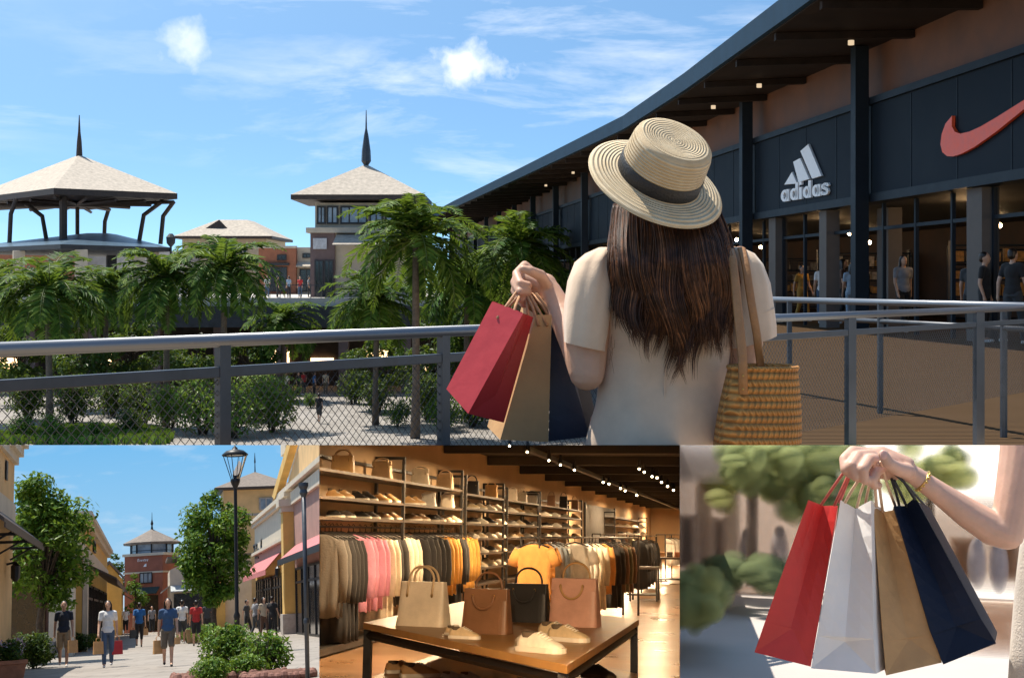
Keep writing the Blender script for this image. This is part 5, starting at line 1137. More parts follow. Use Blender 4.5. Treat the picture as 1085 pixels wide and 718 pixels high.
# wall shelving
frm = mat('black rack steel', (.016,.014,.012), .45, .2, 8); wood = mat('dark shelf wood', (.055,.034,.02), .5, .2, 3)
lwood = mat('honey table wood', (.5,.27,.09), .38, .12, 3, col2=(.36,.18,.055)); wave_bump(lwood, 2.0, 'Y', .1, dist=6, distance=.004)
def yx(px, x=XF): return S2.onx(px, 567, x).y
def rack(label, p0, p1, shelves, top, rail=None, sm=wood, first=True, th=.035):
    y0, y1 = yx(p0), yx(p1); t = thing('wall_rack', label, 'rack', M2, (XF,y0,0), 0); l = y1-y0
    for y in ([0] if first else []) + [l]:
        b = MB()
        for x in (-.02, XW-XF+.04): b.bx(x-.02,x+.02,y-.03,y+.03,0.01,top)
        b.bx(XW-XF+.06,-.04,y-.03,y+.03,top-.04,top); put('upright', b, frm, t, clip=C2)
    b = MB(); b.bx(XW-XF+.02,XW-XF+.06,0.03,l-.03,top-.16,top-.12); put('back_bar', b, frm, t, clip=C2)
    for z in shelves: b = MB(); b.bx(XW-XF+.015,-.005,0.035,l-.035,z-th,z-.001); put('shelf', b, sm, t, clip=C2)
    if rail: b = MB(); b.tube([(-.2,.03,rail),(-.2,l-.03,rail)], .014, 8); put('hanging_rail', b, frm, t, clip=C2)
    b = MB(); b.bx(XW-XF+.02,-.02,.04,l-.04,.02,.1); put('plinth', b, frm, t, clip=C2); return t
rack('nearest wall rack with bags on top and dark and pink clothes below', 326, 428, (2.1,1.79,1.56), 2.43, 1.45)
rack('second wall rack holding cream bags above black and mustard clothes', 428.2, 490, (2.1,1.79,1.56), 2.43, 1.45, first=False)
rack('first shoe rack with six lit shelves beside the mustard clothes', 494, 534, (2.06,1.82,1.56,1.3,1.04,.78,.5), 2.36, None)
rack('second shoe rack with pale bags along the top', 538, 571, (2.06,1.82,1.56,1.3,1.04,.78,.5), 2.3, None)
rack('third shoe rack with dark bags along the top', 573, 617, (2.06,1.82,1.56,1.3,1.04,.78), 2.36, None)
rack('far wall rack right of the dark doorway', 652, 686, (2.0,1.7,1.4,1.1), 2.2, None)
t = thing('doorway', 'dark doorway in the tan wall between the shoe racks and the far rack', 'doorway', M2, (XW+.01,yx(619,XW),0)); l = yx(650,XW)-yx(619,XW)
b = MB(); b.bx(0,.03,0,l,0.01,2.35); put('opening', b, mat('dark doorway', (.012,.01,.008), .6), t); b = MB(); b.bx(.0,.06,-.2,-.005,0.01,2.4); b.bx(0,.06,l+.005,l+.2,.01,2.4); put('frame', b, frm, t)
# goods: handbags, shoes, garments
def lmat(n, c, r=.45): return mat('leather '+n, c, r, .08, 8, .08, 120)
BC = {'tan': (.5,.29,.11), 'cream': (.66,.56,.42), 'ivory': (.78,.68,.54), 'cognac': (.19,.088,.04), 'black': (.02,.019,.02), 'blush': (.6,.33,.25), 'brown': (.2,.1,.05), 'beige': (.58,.42,.25), 'white': (.74,.7,.63), 'grey': (.3,.28,.26)}
def handbag(label, M, loc, rz, W_, H_, Dp, c, arch, hw=.32, group=None, soft=False, trim=None, droop=False, flapline=True):
    t = thing('handbag', label, 'handbag', M, loc, rz, group); m = lmat(c, BC[c])
    b = MB(); tw = .9 if not soft else .8
    rings = []
    for i in range(7):
        f = i/6; ww = W_/2*(1-(1-tw)*f); dd = Dp/2*(1-.62*f) * (1 + (.1*math.sin(f*3.1) if soft else 0)); zz = H_*f
        n = 28; rings.append([(math.copysign(abs(math.cos(2*math.pi*k/n))**.28, math.cos(2*math.pi*k/n))*ww, math.copysign(abs(math.sin(2*math.pi*k/n))**.35, math.sin(2*math.pi*k/n))*dd, zz - (.02*H_*(math.cos(k*math.pi*4/n)) if (soft and i > 4) else 0)) for k in range(n)])
    b.loft(rings); put('bag_body', b, m, t, smooth=False, bevel=.0)
    if flapline: b = MB(); dd = Dp/2; b.hexa([(-W_*.462,-dd*.52,H_*.74),(W_*.462,-dd*.52,H_*.74),(W_*.462,-dd*.4,H_*.74),(-W_*.462,-dd*.4,H_*.74),(-W_*.452,-dd*.40,H_*1.005),(W_*.452,-dd*.40,H_*1.005),(W_*.452,dd*.36,H_*1.005),(-W_*.452,dd*.36,H_*1.005)]); put('flap', b, m, t, bevel=.006*W_/.4)
    for s_ in (-1, 1):
        b = MB(); r = W_*hw; P = []
        y = s_*Dp*.2
        if droop and s_ < 0:
            for k in range(17): a = math.pi*k/16; P.append((-r*math.cos(a)*.8, -Dp*.46-.01*math.sin(a), H_*.86 - arch*.8*math.sin(a)))
        else:
            P = [(-r,y-.012*s_*-1,H_*.72)] + [(-r*math.cos(math.pi*k/16), y*.9, H_*.98 + arch*max(0,math.sin(math.pi*k/16))**.8) for k in range(17)] + [(r,y,H_*.72)]
            if s_ < 0: P[0] = (-r, -Dp*.36, H_*.7); P[-1] = (r, -Dp*.36, H_*.7); P[1] = (-r,-Dp*.25,H_*.99); P[-2] = (r,-Dp*.25,H_*.99)
        b.tube(P, W_*.022, 8); put('handle', b, trim or m, t, smooth=True)
        if s_ < 0:
            for sx in (-1, 1):
                g_ = MB(); g_.ell((sx*r*(.8 if droop else 1), -Dp*.46 if droop else -Dp*.375, H_*(.84 if droop else .7)), (W_*.026,W_*.012,W_*.04), nu=8, nv=6); put('handle_tab', g_, mat('brass', (.5,.33,.1), .3, metal=.9), t)
    return t
def shoe_meshes():
    out = {}
    for kind in ('low', 'high'):
        up, so, la, li = MB(), MB(), MB(), MB(); secs = []
        K = [(-.135,.02,.05),(-.128,.034,.078),(-.1,.04,.092 if kind == 'low' else .125),(-.06,.041,.088 if kind == 'low' else .125),(-.02,.042,.098 if kind == 'low' else .12),(.03,.046,.082),(.075,.05,.062),(.11,.045,.05),(.13,.032,.038),(.139,.012,.03)]
        for x, hw_, h_ in K:
            ring_ = []
            for k in range(14):
                a = math.pi*k/13; ring_.append((x, -hw_*math.cos(a)*(1 if a else 1), .022 + (h_-.022)*max(0,math.sin(a))**.75))
            secs.append(ring_)
        n = 14; vs = [p for r in secs for p in r]; fs = [(i*n+j, i*n+j+1, (i+1)*n+j+1, (i+1)*n+j) for i in range(len(K)-1) for j in range(n-1)]; up.add(vs, fs)
        pr = [(x*1.04, hw_*1.12+.002) for x, hw_, _ in K]; poly = [(x,-y,0) for x,y in pr] + [(x,y,0) for x,y in pr[::-1]]; so.prism(poly, (0,0,.027))
        for i in range(5): x = -.005+.017*i; z = .096-.0075*i; la.tube([(x,-.024,z-.006),(x+.004,0,z+.004),(x-.006,.024,z-.006)], .0035, 5); la.tube([(x,.024,z-.006),(x+.004,0,z+.0045),(x-.006,-.024,z-.006)], .0035, 5)
        z = .09 if kind == 'low' else .124
        li.lathe([(.001,z+.006),(.03,z+.006),(.034,z+.002),(.034,z-.02)], 16, Matrix.Translation((-.075,0,0)) @ Matrix.Scale(1.25,4,(1,0,0)))
        out[kind] = (up.mesh('upper', smooth=True), so.mesh('sole', bevel=.004), la.mesh('laces', smooth=True), li.mesh('lining', smooth=True))
    return out
SHOE = shoe_meshes(); SOLE = mat('white rubber sole', (.7,.64,.54), .6, .05); LIN = mat('shoe lining', (.1,.07,.045), .9)
SC_ = {'tan': (.46,.27,.11), 'black': (.025,.022,.02), 'white': (.72,.66,.55), 'beige': (.58,.45,.28), 'brown': (.2,.11,.05), 'grey': (.4,.37,.33), 'dark': (.05,.04,.035)}
def shoe(label, M, loc, rz, c, sc=1.0, kind='low', group=None, sole=None):
    t = thing('shoe', label, 'shoe', M, loc, rz, group, sc); P = SHOE[kind]; m = mat('shoe '+c, SC_[c], .65, .08, 20, .1, 80)
    put('upper', P[0], m, t); put('sole', P[1], sole or SOLE, t); put('laces', P[2], m if c in ('black','dark') else SOLE, t); put('lining', P[3], LIN, t); return t
def on_shelf(px, z, x=XM): p = S2.onx(px, 567, x); return V((x, p.y, z+.002))
# bags on the top shelves
for px, z, wpx, hpx, c, arch, lab, soft in ((361,2.1,27,19,'tan',.07,'golden tan handbag at the left end of the top shelf',0), (403,2.1,24,19,'beige',.04,'slouchy beige handbag, second on the top shelf',1), (444,2.1,21,17,'cream',.03,'soft cream handbag, third on the top shelf',1),
        (470.5,2.1,19,15.5,'beige',.05,'upright beige handbag at the right end of the top shelf',0), (499,2.06,17,15,'black',.07,'black handbag on top of the first shoe rack',0), (520,2.06,14,14,'tan',.03,'tan handbag next to the black one on the first shoe rack',0),
        (453.5,1.79,17,14,'white',.02,'left one of two white soft bags on the second shelf',1), (473.5,1.79,16,14,'ivory',.02,'ivory soft bag at the right end of the second shelf',1),
        (543,2.06,10,13,'ivory',.02,'ivory bag, first on top of the second shoe rack',0), (553,2.06,10,11,'cream',.05,'cream bag in the middle of the second shoe rack top',0), (564,2.06,11,12,'white',.03,'white bag at the right end of the second shoe rack top',0),
        (584,2.06,9,12,'brown',.05,'brown bag, first on top of the third shoe rack',0), (597,2.06,9,13,'black',.05,'black bag in the middle of the third shoe rack top',0), (609,2.06,8,11,'brown',.05,'dark brown bag at the right end of the third shoe rack top',0)):
    p = on_shelf(px, z); k = p.y/1500; handbag(lab, M2, p, -.12, wpx*k, hpx*k, wpx*k*.4, c, arch*p.y/17, group='handbags displayed on the wall racks', soft=soft)
ORD = ['first','second','third','fourth','fifth','sixth']
def shelf_shoes(z, L_, where):
    for i, (px, c, kd) in enumerate(L_):
        p = on_shelf(px, z, XM + (.06 if i % 2 else -.02)); shoe(f'{c} shoe, {ORD[i]} from left on the {where}', M2, p, (-.25, -.45)[i % 2], c, p.y/17*.9 if p.y < 24 else 1.12, kd, 'shoes displayed on the wall racks')
shelf_shoes(1.79, [(354,'tan','high'),(365,'tan','high'),(380,'black','high'),(390,'black','high'),(404,'tan','high'),(414,'tan','high')], 'upper shoe shelf of the nearest wall rack')
shelf_shoes(1.56, [(355,'black','low'),(367,'dark','low'),(383,'black','low'),(393,'dark','low'),(406,'brown','low'),(416,'brown','low')], 'lower shoe shelf of the nearest wall rack')
shelf_shoes(1.79, [(434,'tan','high'),(441,'tan','high')], 'middle shelf of the second wall rack')
shelf_shoes(1.56, [(437,'brown','low'),(446,'brown','low'),(456,'black','low'),(462,'black','low'),(471,'beige','low'),(479,'beige','low')], 'lower shelf of the second wall rack')
cs6 = ['white','black','beige','dark','tan','grey']
for ri, (pxs, zs, nm) in enumerate((((499,508,518,528), (1.82,1.56,1.3,1.04,.78), 'first shoe rack'), ((541.5,549,557.5,566), (1.82,1.56,1.3,1.04,.78), 'second shoe rack'), ((578,588,599,610), (1.82,1.56,1.3), 'third shoe rack'), ((657,665,673,681), (1.7,1.4), 'far wall rack'))):
    for zi, z in enumerate(zs):
        shelf_shoes(z, [(px + (zi*1.3) % 2, cs6[(i*2+zi*3+ri*2+(i*zi) % 2) % 6] if (i+zi) % 2 else ('white' if (i+zi+ri) % 3 else 'beige'), 'low' if (i+zi) % 3 else 'high') for i, px in enumerate(pxs)], f'{ORD[zi]} shoe shelf of the {nm}')
def garment_mesh(kind, seed):
    rng = random.Random(seed); b = MB(); h = MB(); n = 36
    L_ = {'tee': .68, 'shirt': .78, 'long': 1.0}[kind]; prof = [(0,.07,.02),(.025,.13,.03),(.06,.2,.036),(.14,.215,.042),(.3,.205,.045),(.55*L_,.205,.05),(.8*L_,.212,.055),(L_,.216,.06)]
    rings = []
    for z, hw_, hd_ in prof: rings.append([(math.cos(2*math.pi*k/n)*hw_, math.sin(2*math.pi*k/n)*hd_*(1 + .45*z/L_*math.sin(k*1.55+seed+z*3) + .2*math.sin(k*2.7+seed*2+z*9)), -z - .012*math.sin(k*.9+seed)*(z/L_)) for k in range(n)])
    b.loft(rings)
    for s in (-1, 1):
        if kind == 'tee': P = [(s*.19,0,-.07),(s*.245,0,-.16),(s*.275,0,-.26)]; rr = [.06,.066,.068]
        else: P = [(s*.19,0,-.07),(s*.235,0,-.2),(s*.25,.01,-.42),(s*.25,-.01,-.64)]; rr = [.055,.055,.05,.042]
        b.tube(P, rr, 10, flat=.5, up=(1,0,0))
    h.tube([(-.19,0,-.035),(-.1,0,-.0),(0,0,.025),(.1,0,0),(.19,0,-.035)], .009, 6); h.tube([(0,0,.025),(0,0,.07),(.012,0,.09),(.0,0,.105),(-.014,0,.095)], .004, 5)
    return b.mesh('garment', smooth=True), h.mesh('hanger', smooth=True)
GM = {(k, i): garment_mesh(k, i) for k in ('tee','shirt','long') for i in range(3)}
GC = {'charcoal': (.03,.028,.026), 'black': (.016,.015,.016), 'pink': (.62,.27,.38), 'cream': (.6,.52,.4), 'grey': (.075,.068,.06), 'mustard': (.5,.25,.045), 'white': (.72,.69,.63), 'orange': (.58,.27,.07), 'pale blue': (.4,.45,.5), 'brown': (.16,.085,.045), 'navy': (.03,.035,.06), 'olive': (.13,.12,.07)}
def garment(label, loc, rz, c, kind='shirt', sc=1.0, i=0, group='clothes hanging on the wall rails', clip=None, name='shirt', cat='shirt'):
    P = GM[(kind, i % 3)]; t = thing(name, label, cat, M2, loc, rz, group, sc); put('fabric', P[0], fabric('hang '+c, GC[c]), t, clip=clip); put('hanger', P[1], frm, t, clip=clip)
seq = [(340,'grey','shirt'),(344,'grey','shirt'),(348.5,'black','long'),(353,'black','long'),(357.5,'black','long'),(362,'black','long'),(369.5,'pink','shirt'),(375,'pink','shirt'),(381,'pink','shirt'),(387,'pink','shirt'),(392.5,'cream','long'),(398,'cream','long'),(403,'charcoal','shirt'),(408,'charcoal','shirt'),(414,'cream','shirt'),(419,'cream','shirt'),(424,'cream','shirt'),
       (434,'black','shirt'),(439,'black','shirt'),(444.5,'charcoal','shirt'),(450,'black','shirt'),(455,'charcoal','shirt'),(459.5,'mustard','shirt'),(464,'mustard','shirt'),(468,'mustard','shirt'),(472.5,'black','long'),(476,'charcoal','shirt'),(480,'mustard','shirt'),(484,'mustard','shirt'),(488,'mustard','shirt')]
prev, cnt, tot = None, 0, {}
for i, (px, c, kd) in enumerate(seq):
    cnt = cnt+1 if c == prev else 0
    if c != prev: tot[c] = tot.get(c, 0)+1
    nxt = next((q[1] for q in seq[i:] if q[1] != c), None)
    near = f'left of the {nxt} ones' if nxt else 'at the right end of the rail'
    rack_n = 'nearest wall rack' if i < 17 else 'second wall rack'
    lab = f'{c} {"long garment" if kd == "long" else "shirt"}, {ORD[cnt]} of its run, {near}, {rack_n}'
    p = S2.onx(px, 567, XF-.2); prev = c
    garment(lab, (XF-.2+random.uniform(-.01,.01), p.y, 1.36), random.uniform(-.16,.05), c, kd, {'shirt':1.2,'long':1.24}[kd], i, clip=[RIGHT1] if px < 358 else None, cat='long garment' if kd == 'long' else 'shirt', name='long_garment' if kd == 'long' else 'shirt')
# free standing clothes racks
def floor_rack(label, a, c, z, name='clothes_rack'):
    t = thing(name, label, 'clothes rack', M2, a); d_ = V(c)-V(a); u = d_.normalized(); nn = V((-u.y,u.x,0)); b = MB()
    for o in (-.14,.14): b.tube([nn*o+V((0,0,z)), d_+nn*o+V((0,0,z))], .014, 6)
    b.tube([nn*-.14+V((0,0,z)), nn*.14+V((0,0,z))], .014, 6); b.tube([d_+nn*-.14+V((0,0,z)), d_+nn*.14+V((0,0,z))], .014, 6); put('rail', b, frm, t)
    for e in (V((0,0,0)), d_):
        for o in (-.14,.14): b = MB(); b.tube([e+nn*o, e+nn*o+V((0,0,z-.014))], .02, 6); put('upright', b, frm, t)
    b = MB(); b.bx(-.2,.2,-.02,.02,.0,.03); put('base_bar', b, frm, t); return t
zr = 1.34
a = S2.at(562, 572, 20.5); a.z = 0; c = S2.at(668, 572, 25.5); c.z = 0
floor_rack('long clothes rack behind the table with orange, white and dark shirts', a, c, zr)
gseq = [(570,'orange','tee'),(577,'orange','tee'),(583,'pale blue','shirt'),(588,'pale blue','shirt'),(592,'white','shirt'),(612,'white','tee'),(619,'white','shirt'),(625,'cream','long'),(631,'cream','long'),(637,'tan' if False else 'orange','shirt'),(643,'black','long'),(648,'charcoal','long'),(652,'brown','shirt'),(656,'olive','shirt'),(660,'brown','shirt')]
for i, (px, cc, kd) in enumerate(gseq):
    f = (px-562)/106; p = V(a).lerp(V(c), f); p = S2.at(px, 572, 20.5+5*f); sc_ = 1.05
    big = px in (570, 612)
    garment({570:'orange t-shirt facing the viewer at the front of the floor rack', 612:'white t-shirt with crew neck facing the viewer behind the bags'}.get(px, f'{ORD[sum(1 for q in gseq[:i] if q[1] == cc)]} {cc} {"long garment" if kd=="long" else "shirt"} counted along the floor rack behind the table'),
            (p.x, p.y - (.38 if big else 0), zr-.1), -.1 if big else -.62, cc, kd, sc_*(1.12 if big else 1), i, 'clothes on the floor racks', cat='t-shirt' if kd == 'tee' else 'shirt', name='t_shirt' if kd == 'tee' else 'shirt')
a = S2.at(673, 570, 34); a.z = 0; c = S2.at(690, 570, 40); c.z = 0
floor_rack('small clothes rack with black coats further back on the right', a, c, 1.36)
for i in range(4): p = S2.at(676+i*3.6, 570, 34+i*1.6); garment(f'black coat, {ORD[i]} from the left on the small far rack', (p.x,p.y,1.24), -.2, 'black' if i < 3 else 'charcoal', 'long', 1.1, i, 'coats on the far rack', cat='coat', name='coat')
a = S2.at(700, 568, 44); a.z = 0; c = S2.at(716, 568, 47); c.z = 0
floor_rack('far clothes rack with white tops at the right edge of the store', a, c, 1.4)
for i in range(3): p = S2.at(705+i*4.6, 568, 44.5+i); garment(f'white top, {ORD[i]} from the left on the far right rack', (p.x,p.y,1.28), .0, 'white', 'shirt', 1.05, i, 'white tops on the far rack', clip=[LEFT2])
a = S2.at(632, 568, 46); a.z = 0; c = S2.at(668, 568, 52); c.z = 0
floor_rack('distant clothes rack with mixed dark shirts before the far wall', a, c, 1.4)
for i in range(7): p = S2.at(635+i*5, 568, 46.3+i*.9); cc = ('charcoal','brown','black','cream','navy','brown','olive')[i]; garment(f'{cc} shirt, {ORD[min(i,5)]} from the left on the distant rack' + (' end' if i == 6 else ''), (p.x,p.y,1.28), -.4, cc, 'shirt', 1.05, i, 'shirts on the distant rack')
def side_table(label, px, row, W_, Dp, H_):
    p = S2.gnd(px, row); t = thing('display_table', label, 'table', M2, p); b = MB(); b.bx(-W_/2,W_/2,-Dp/2,Dp/2,H_-.05,H_); put('tabletop', b, wood, t, bevel=.005, clip=[LEFT2])
    for sx in (-1,1):
        for sy in (-1,1): b = MB(); b.box((sx*(W_/2-.03), sy*(Dp/2-.03), (H_-.05)/2), (.04,.04,H_-.051)); put('leg', b, frm, t, clip=[LEFT2])
    b = MB(); b.bx(-W_/2+.05,W_/2-.05,-Dp/2+.05,Dp/2-.05,.12,.15); put('lower_shelf', b, frm, t, clip=[LEFT2]); return p
side_table('small dark display table right of the floor rack', 683, 636, .62, .8, .72)
p = side_table('dark display table with folded goods at the right wall', 711, 618, .7, 1.2, .75)
for i in range(3): q = p + V((-.25+.22*i, 0, .752)); t = thing('folded_clothes', f'small pile of folded {("tan","dark","rust")[i]} clothes on the far dark table', 'folded clothes', M2, q, 0, 'folded clothes on the far table'); b = MB(); [b.box((0,0,.03+.05*k), (.17,.3,.045), .05*k) for k in range(3)]; put('cloth_stack', b, fabric('fold %d' % i, ((.4,.24,.12),(.06,.05,.05),(.3,.12,.06))[i]), t, bevel=.012)
# display table with bags and shoes
TF, TLc, TR_ = S2.gnd(601,704,.75), S2.gnd(385,659,.75), S2.gnd(677,656,.75); TB = TLc+TR_-TF
t = thing('display_table', 'large honey wood display table with a black steel frame holding bags and shoes', 'table', M2, (TF.x,TF.y,0)); o_ = V((TF.x,TF.y,0))
def tp(f, g_, z): p = TF + (TLc-TF)*f + (TR_-TF)*g_ - o_; return V((p.x,p.y,z))
b = MB(); b.prism([tp(0,0,.705), tp(0,1,.705), tp(1,1,.705), tp(1,0,.705)], (0,0,.045)); put('tabletop', b, lwood, t, bevel=.004)
b = MB()
for (f0,g0,f1,g1) in ((.02,.02,.98,.02),(.02,.02,.02,.98),(.98,.02,.98,.98),(.02,.98,.98,.98)):
    A_, B_ = tp(f0,g0,.66), tp(f1,g1,.66); b.tube([A_,B_], .03, 4)
put('steel_frame', b, BLACK, t)
for f, g_ in ((.02,.02),(.985,.02),(.02,.985),(.985,.985)): p = tp(f,g_,0); b = MB(); b.box((p.x,p.y,.35), (.055,.055,.70)); put('leg', b, BLACK, t)
b = MB(); b.prism([tp(.0,.03,.33), tp(.0,.95,.33), tp(.97,.95,.33), tp(.97,.03,.33)], (0,0,.035)); put('lower_shelf', b, lwood, t, bevel=.003)
def tbag(lab, px, row, wpx, hpx, apx, c, rz, **kw):
    p = S2.gnd(px, row, .75); k = p.y/1500; handbag(lab, M2, p + V((0,wpx*k*.2,.001)), rz, wpx*k, hpx*k, wpx*k*.46, c, apx*k, **kw)
tbag('cream leather handbag with two upright handles at the left of the table', 446, 663.5, 58, 46, 17, 'ivory', -.3, hw=.26, trim=lmat('beige', BC['beige']), flapline=False, group='handbags on the display table')
tbag('cognac brown handbag with one handle folded down, second on the table', 514, 671.5, 54, 46, 18, 'cognac', -.22, hw=.28, droop=True, group='handbags on the display table')
tbag('black leather handbag standing behind the cognac one', 557, 659, 50, 39, 17, 'black', -.2, hw=.3, droop=True, group='handbags on the display table')
tbag('blush pink handbag with tan handles at the right of the table', 608, 664, 54, 49, 17, 'blush', -.22, hw=.28, droop=True, trim=lmat('tan', BC['tan']), group='handbags on the display table')
def tshoe(lab, px, row, rz, c, wpx, z=.75, kind='low', **kw): p = S2.gnd(px, row, z); shoe(lab, M2, p + V((0,0,.001)), rz, c, wpx*p.y/1500/.285, kind, **kw)
tshoe('beige sneaker in front of the cream handbag, farther of its pair', 485, 673, -.35, 'beige', 30); tshoe('beige sneaker between cream and cognac bags, nearer of its pair', 492, 676.5, -.3, 'beige', 36)
tshoe('ivory sneaker on the front corner of the table', 573, 691, -.55, 'white', 60); tshoe('beige sneaker at the back of the pair before the pink bag', 590, 675, -.5, 'beige', 46); tshoe('beige sneaker touching the ivory one before the pink bag', 602, 679.5, -.5, 'beige', 50)
tshoe('tan sneaker under the table, left one of the pair', 426, 712.5, .55, 'tan', 38, .37, group=None); tshoe('tan sneaker under the table, right one of the pair', 445, 717, .5, 'tan', 44, .37)
tshoe('grey sneaker under the table, left one of the grey pair', 479, 721, .9, 'grey', 30, .37); tshoe('grey sneaker under the table, right one of the grey pair', 498, 721.5, .9, 'grey', 30, .37)
tshoe('dark shoe under the right end of the table', 634, 718, -.5, 'dark', 40, .37, sole=LIN)
# ================================================================ HAND WITH FOUR BAGS (lower right)
S3 = Stage(870, 480, 1.45, .6, (900, 595)); M3 = S3.M; C3 = [DN, RIGHT2]
def z3(x, y, d=6.0): return S3.at(715+x/2.838, 465+y/2.838, d)
lp = mat('light pavement', (.5,.445,.405), .85, .06, .6)
b = MB(); b.quad((-8,5,0), (8,5,0), (8,15.9,0), (-8,15.9,0)); put('pavement', b, lp, M=M3, kind='structure', clip=C3)
b = MB(); b.quad((-8,15.7,-1), (8,15.7,-1), (8,15.7,4), (-8,15.7,4)); put('sky', b, emit('bright sky and building glow', (1,.94,.85), 1.0), M=M3, kind='structure', clip=C3)  # glowing backdrop for the hazy sky and the overexposed white building
def softm(name, col, alpha, tr=0.0):
    if name in MATS: return MATS[name]
    m = bpy.data.materials.new(name); m.use_nodes = True; nt = m.node_tree; nt.nodes.clear(); L = nt.links.new
    d = N(nt, 'ShaderNodeBsdfDiffuse'); d.inputs[0].default_value = (*col,1); q = N(nt, 'ShaderNodeBsdfTranslucent'); q.inputs[0].default_value = (*col,1); k = N(nt, 'ShaderNodeMixShader', i_0=.45); L(d.outputs[0], k.inputs[1]); L(q.outputs[0], k.inputs[2])
    t = N(nt, 'ShaderNodeBsdfTransparent'); x = N(nt, 'ShaderNodeMixShader', i_0=alpha); L(t.outputs[0], x.inputs[1]); L(k.outputs[0], x.inputs[2]); o = N(nt, 'ShaderNodeOutputMaterial'); L(x.outputs[0], o.inputs[0]); MATS[name] = m; return m
def R3(rx, rz, y, ry=None): k = y/1500; return (rx*k, (ry or rx)*k, rz*k)
NS = 16
def soft_ell(mb, c, r, edge=.45):
    for i in range(NS): s = 1-edge + 2*edge*i/(NS-1); mb.ell(c, tuple(k*s for k in r), nu=20, nv=12)
def soft_box(mb, c, d, e=.25):
    for i in range(NS): o = -e + 2*e*i/(NS-1); mb.box(c, tuple(max(.02, k+o) for k in d))
def bokeh(px, py, rx, rz, y, n, r, seed):
    rng = random.Random(seed); out = []
    for _ in range(n):
        a = rng.uniform(0, 6.28); k = math.sqrt(rng.random()); out.append(('e', S3.at(px+rx*k*math.cos(a), py+rz*k*math.sin(a), y+rng.uniform(-.5,.5)), R3(r*rng.uniform(.7,1.3), r*rng.uniform(.7,1.3), y), .85))
    return out
def soft(name, lab, cat, col, parts, group=None, alpha=.1):
    t = thing(name, lab, cat, M3, (0,0,0), group=group)
    for pn, pc, lst in parts:
        b = MB()
        for kind, c, r, *e in lst: (soft_ell if kind == 'e' else soft_box)(b, c, r, *(e or []))
        put(pn, b.mesh(pn, smooth=False), softm('soft '+lab[:14]+pn, pc, alpha), t, clip=C3)
    return t
def q3(px, py, y): return S3.at(px, py, y)
g1, g2, g3 = (.42,.45,.2), (.6,.6,.27), (.28,.33,.17)
soft('shop_building', 'blurred beige shop with pale columns at the left of the bags', 'building', None, [('wall', (.8,.66,.55), [('b', q3(778,545,15.1), R3(150,180,15.1,10))]), ('column', (.88,.78,.68), [('b', q3(746,560,14.6), R3(13,110,14.6), .06)]), ('column', (.88,.78,.68), [('b', q3(776,565,14.6), R3(11,100,14.6), .06)]), ('shop_window', (.5,.36,.28), [('b', q3(728,573,14.4), R3(12,48,14.4), .08)]), ('shop_window', (.55,.4,.28), [('b', q3(762,575,14.4), R3(10,46,14.4), .08)]), ('roof', (.68,.6,.55), [('b', q3(742,492,14.4), R3(58,26,14.4), .12)])])
soft('broadleaf_tree', 'blurred tree with a slim trunk behind the left side of the red bag', 'tree', None, [('trunk', (.36,.26,.2), [('b', q3(797,560,13.6), R3(8,112,13.6), .05)]), ('crown', g1, bokeh(800,492,38,28,13.6,40,7.5,1)), ('crown', (.5,.5,.22), bokeh(806,486,34,22,13.3,14,6,5))])
soft('broadleaf_tree', 'blurred olive green tree crown right behind the hand and handles', 'tree', None, [('trunk', (.34,.26,.2), [('b', q3(862,590,14), R3(7,80,14), .05)]), ('crown', g1, bokeh(866,508,52,42,14,64,8.5,2)), ('crown', (.5,.52,.26), bokeh(876,520,42,32,13.8,16,7,3))])
soft('broadleaf_tree', 'blurred yellow green tree above the bent elbow', 'tree', None, [('trunk', (.2,.14,.1), [('b', q3(985,570,14.6), R3(6,90,14.6), .05)]), ('crown', g2, bokeh(978,497,44,28,14.4,36,7.5,4))])
soft('leafy_shrub', 'blurred small yellow green shrub beside the pale columns', 'shrub', None, [('foliage', g2, bokeh(769,521,16,12,14.2,10,8,6))])
soft('hedge', 'blurred dark hedge left of the slim tree trunk', 'hedge', None, [('foliage', g3, bokeh(770,604,18,11,13.2,14,9,7))])
soft('hedge', 'blurred dark hedge between the tree trunk and the red bag', 'hedge', None, [('foliage', g3, bokeh(814,606,20,9,13.2,14,9,8))])
soft('hedge', 'blurred green hedge at the left edge in front of the shop', 'hedge', None, [('foliage', (.42,.44,.19), bokeh(736,628,26,24,10.5,46,7.5,9)), ('foliage', g3, bokeh(736,648,24,7,10.2,10,9,10))])
for i, (px, py, hpx, c, lab) in enumerate(((792,582,30,(.6,.53,.52),'blurred passer-by in grey left of the red bag'), (826,582,34,(.5,.56,.68),'blurred passer-by in blue beside the red bag'), (1035,597,36,(.45,.4,.42),'blurred passer-by in pale clothes below the elbow'), (1058,600,38,(.62,.48,.42),'blurred passer-by in brown at the right below the elbow'), (950,590,30,(.3,.25,.25),'blurred passer-by between the bags'))):
    soft('person', lab, 'person', None, [('body', c, [('e', q3(px,py,14.2), R3(7,hpx*.5,14.2)), ('e', q3(px,py-hpx*.55,14.2), R3(4,5,14.2))])], 'blurred passers-by')
soft('shop_building', 'blurred pale shop front far behind the elbow', 'building', None, [('wall', (.78,.66,.56), [('b', q3(1040,575,15.2), R3(150,70,15.2,8), .3)]), ('shop_window', (.4,.22,.12), [('b', q3(1020,592,14.9), R3(14,34,14.9), .1)]), ('shop_window', (.4,.25,.15), [('b', q3(1066,590,14.9), R3(18,36,14.9), .1)])])
soft('stone_bench', 'blurred sandy stone bench right of the navy bag', 'bench', None, [('seat', (.62,.42,.28), [('b', q3(1052,664,9.8), R3(40,30,9.8), .14)])])
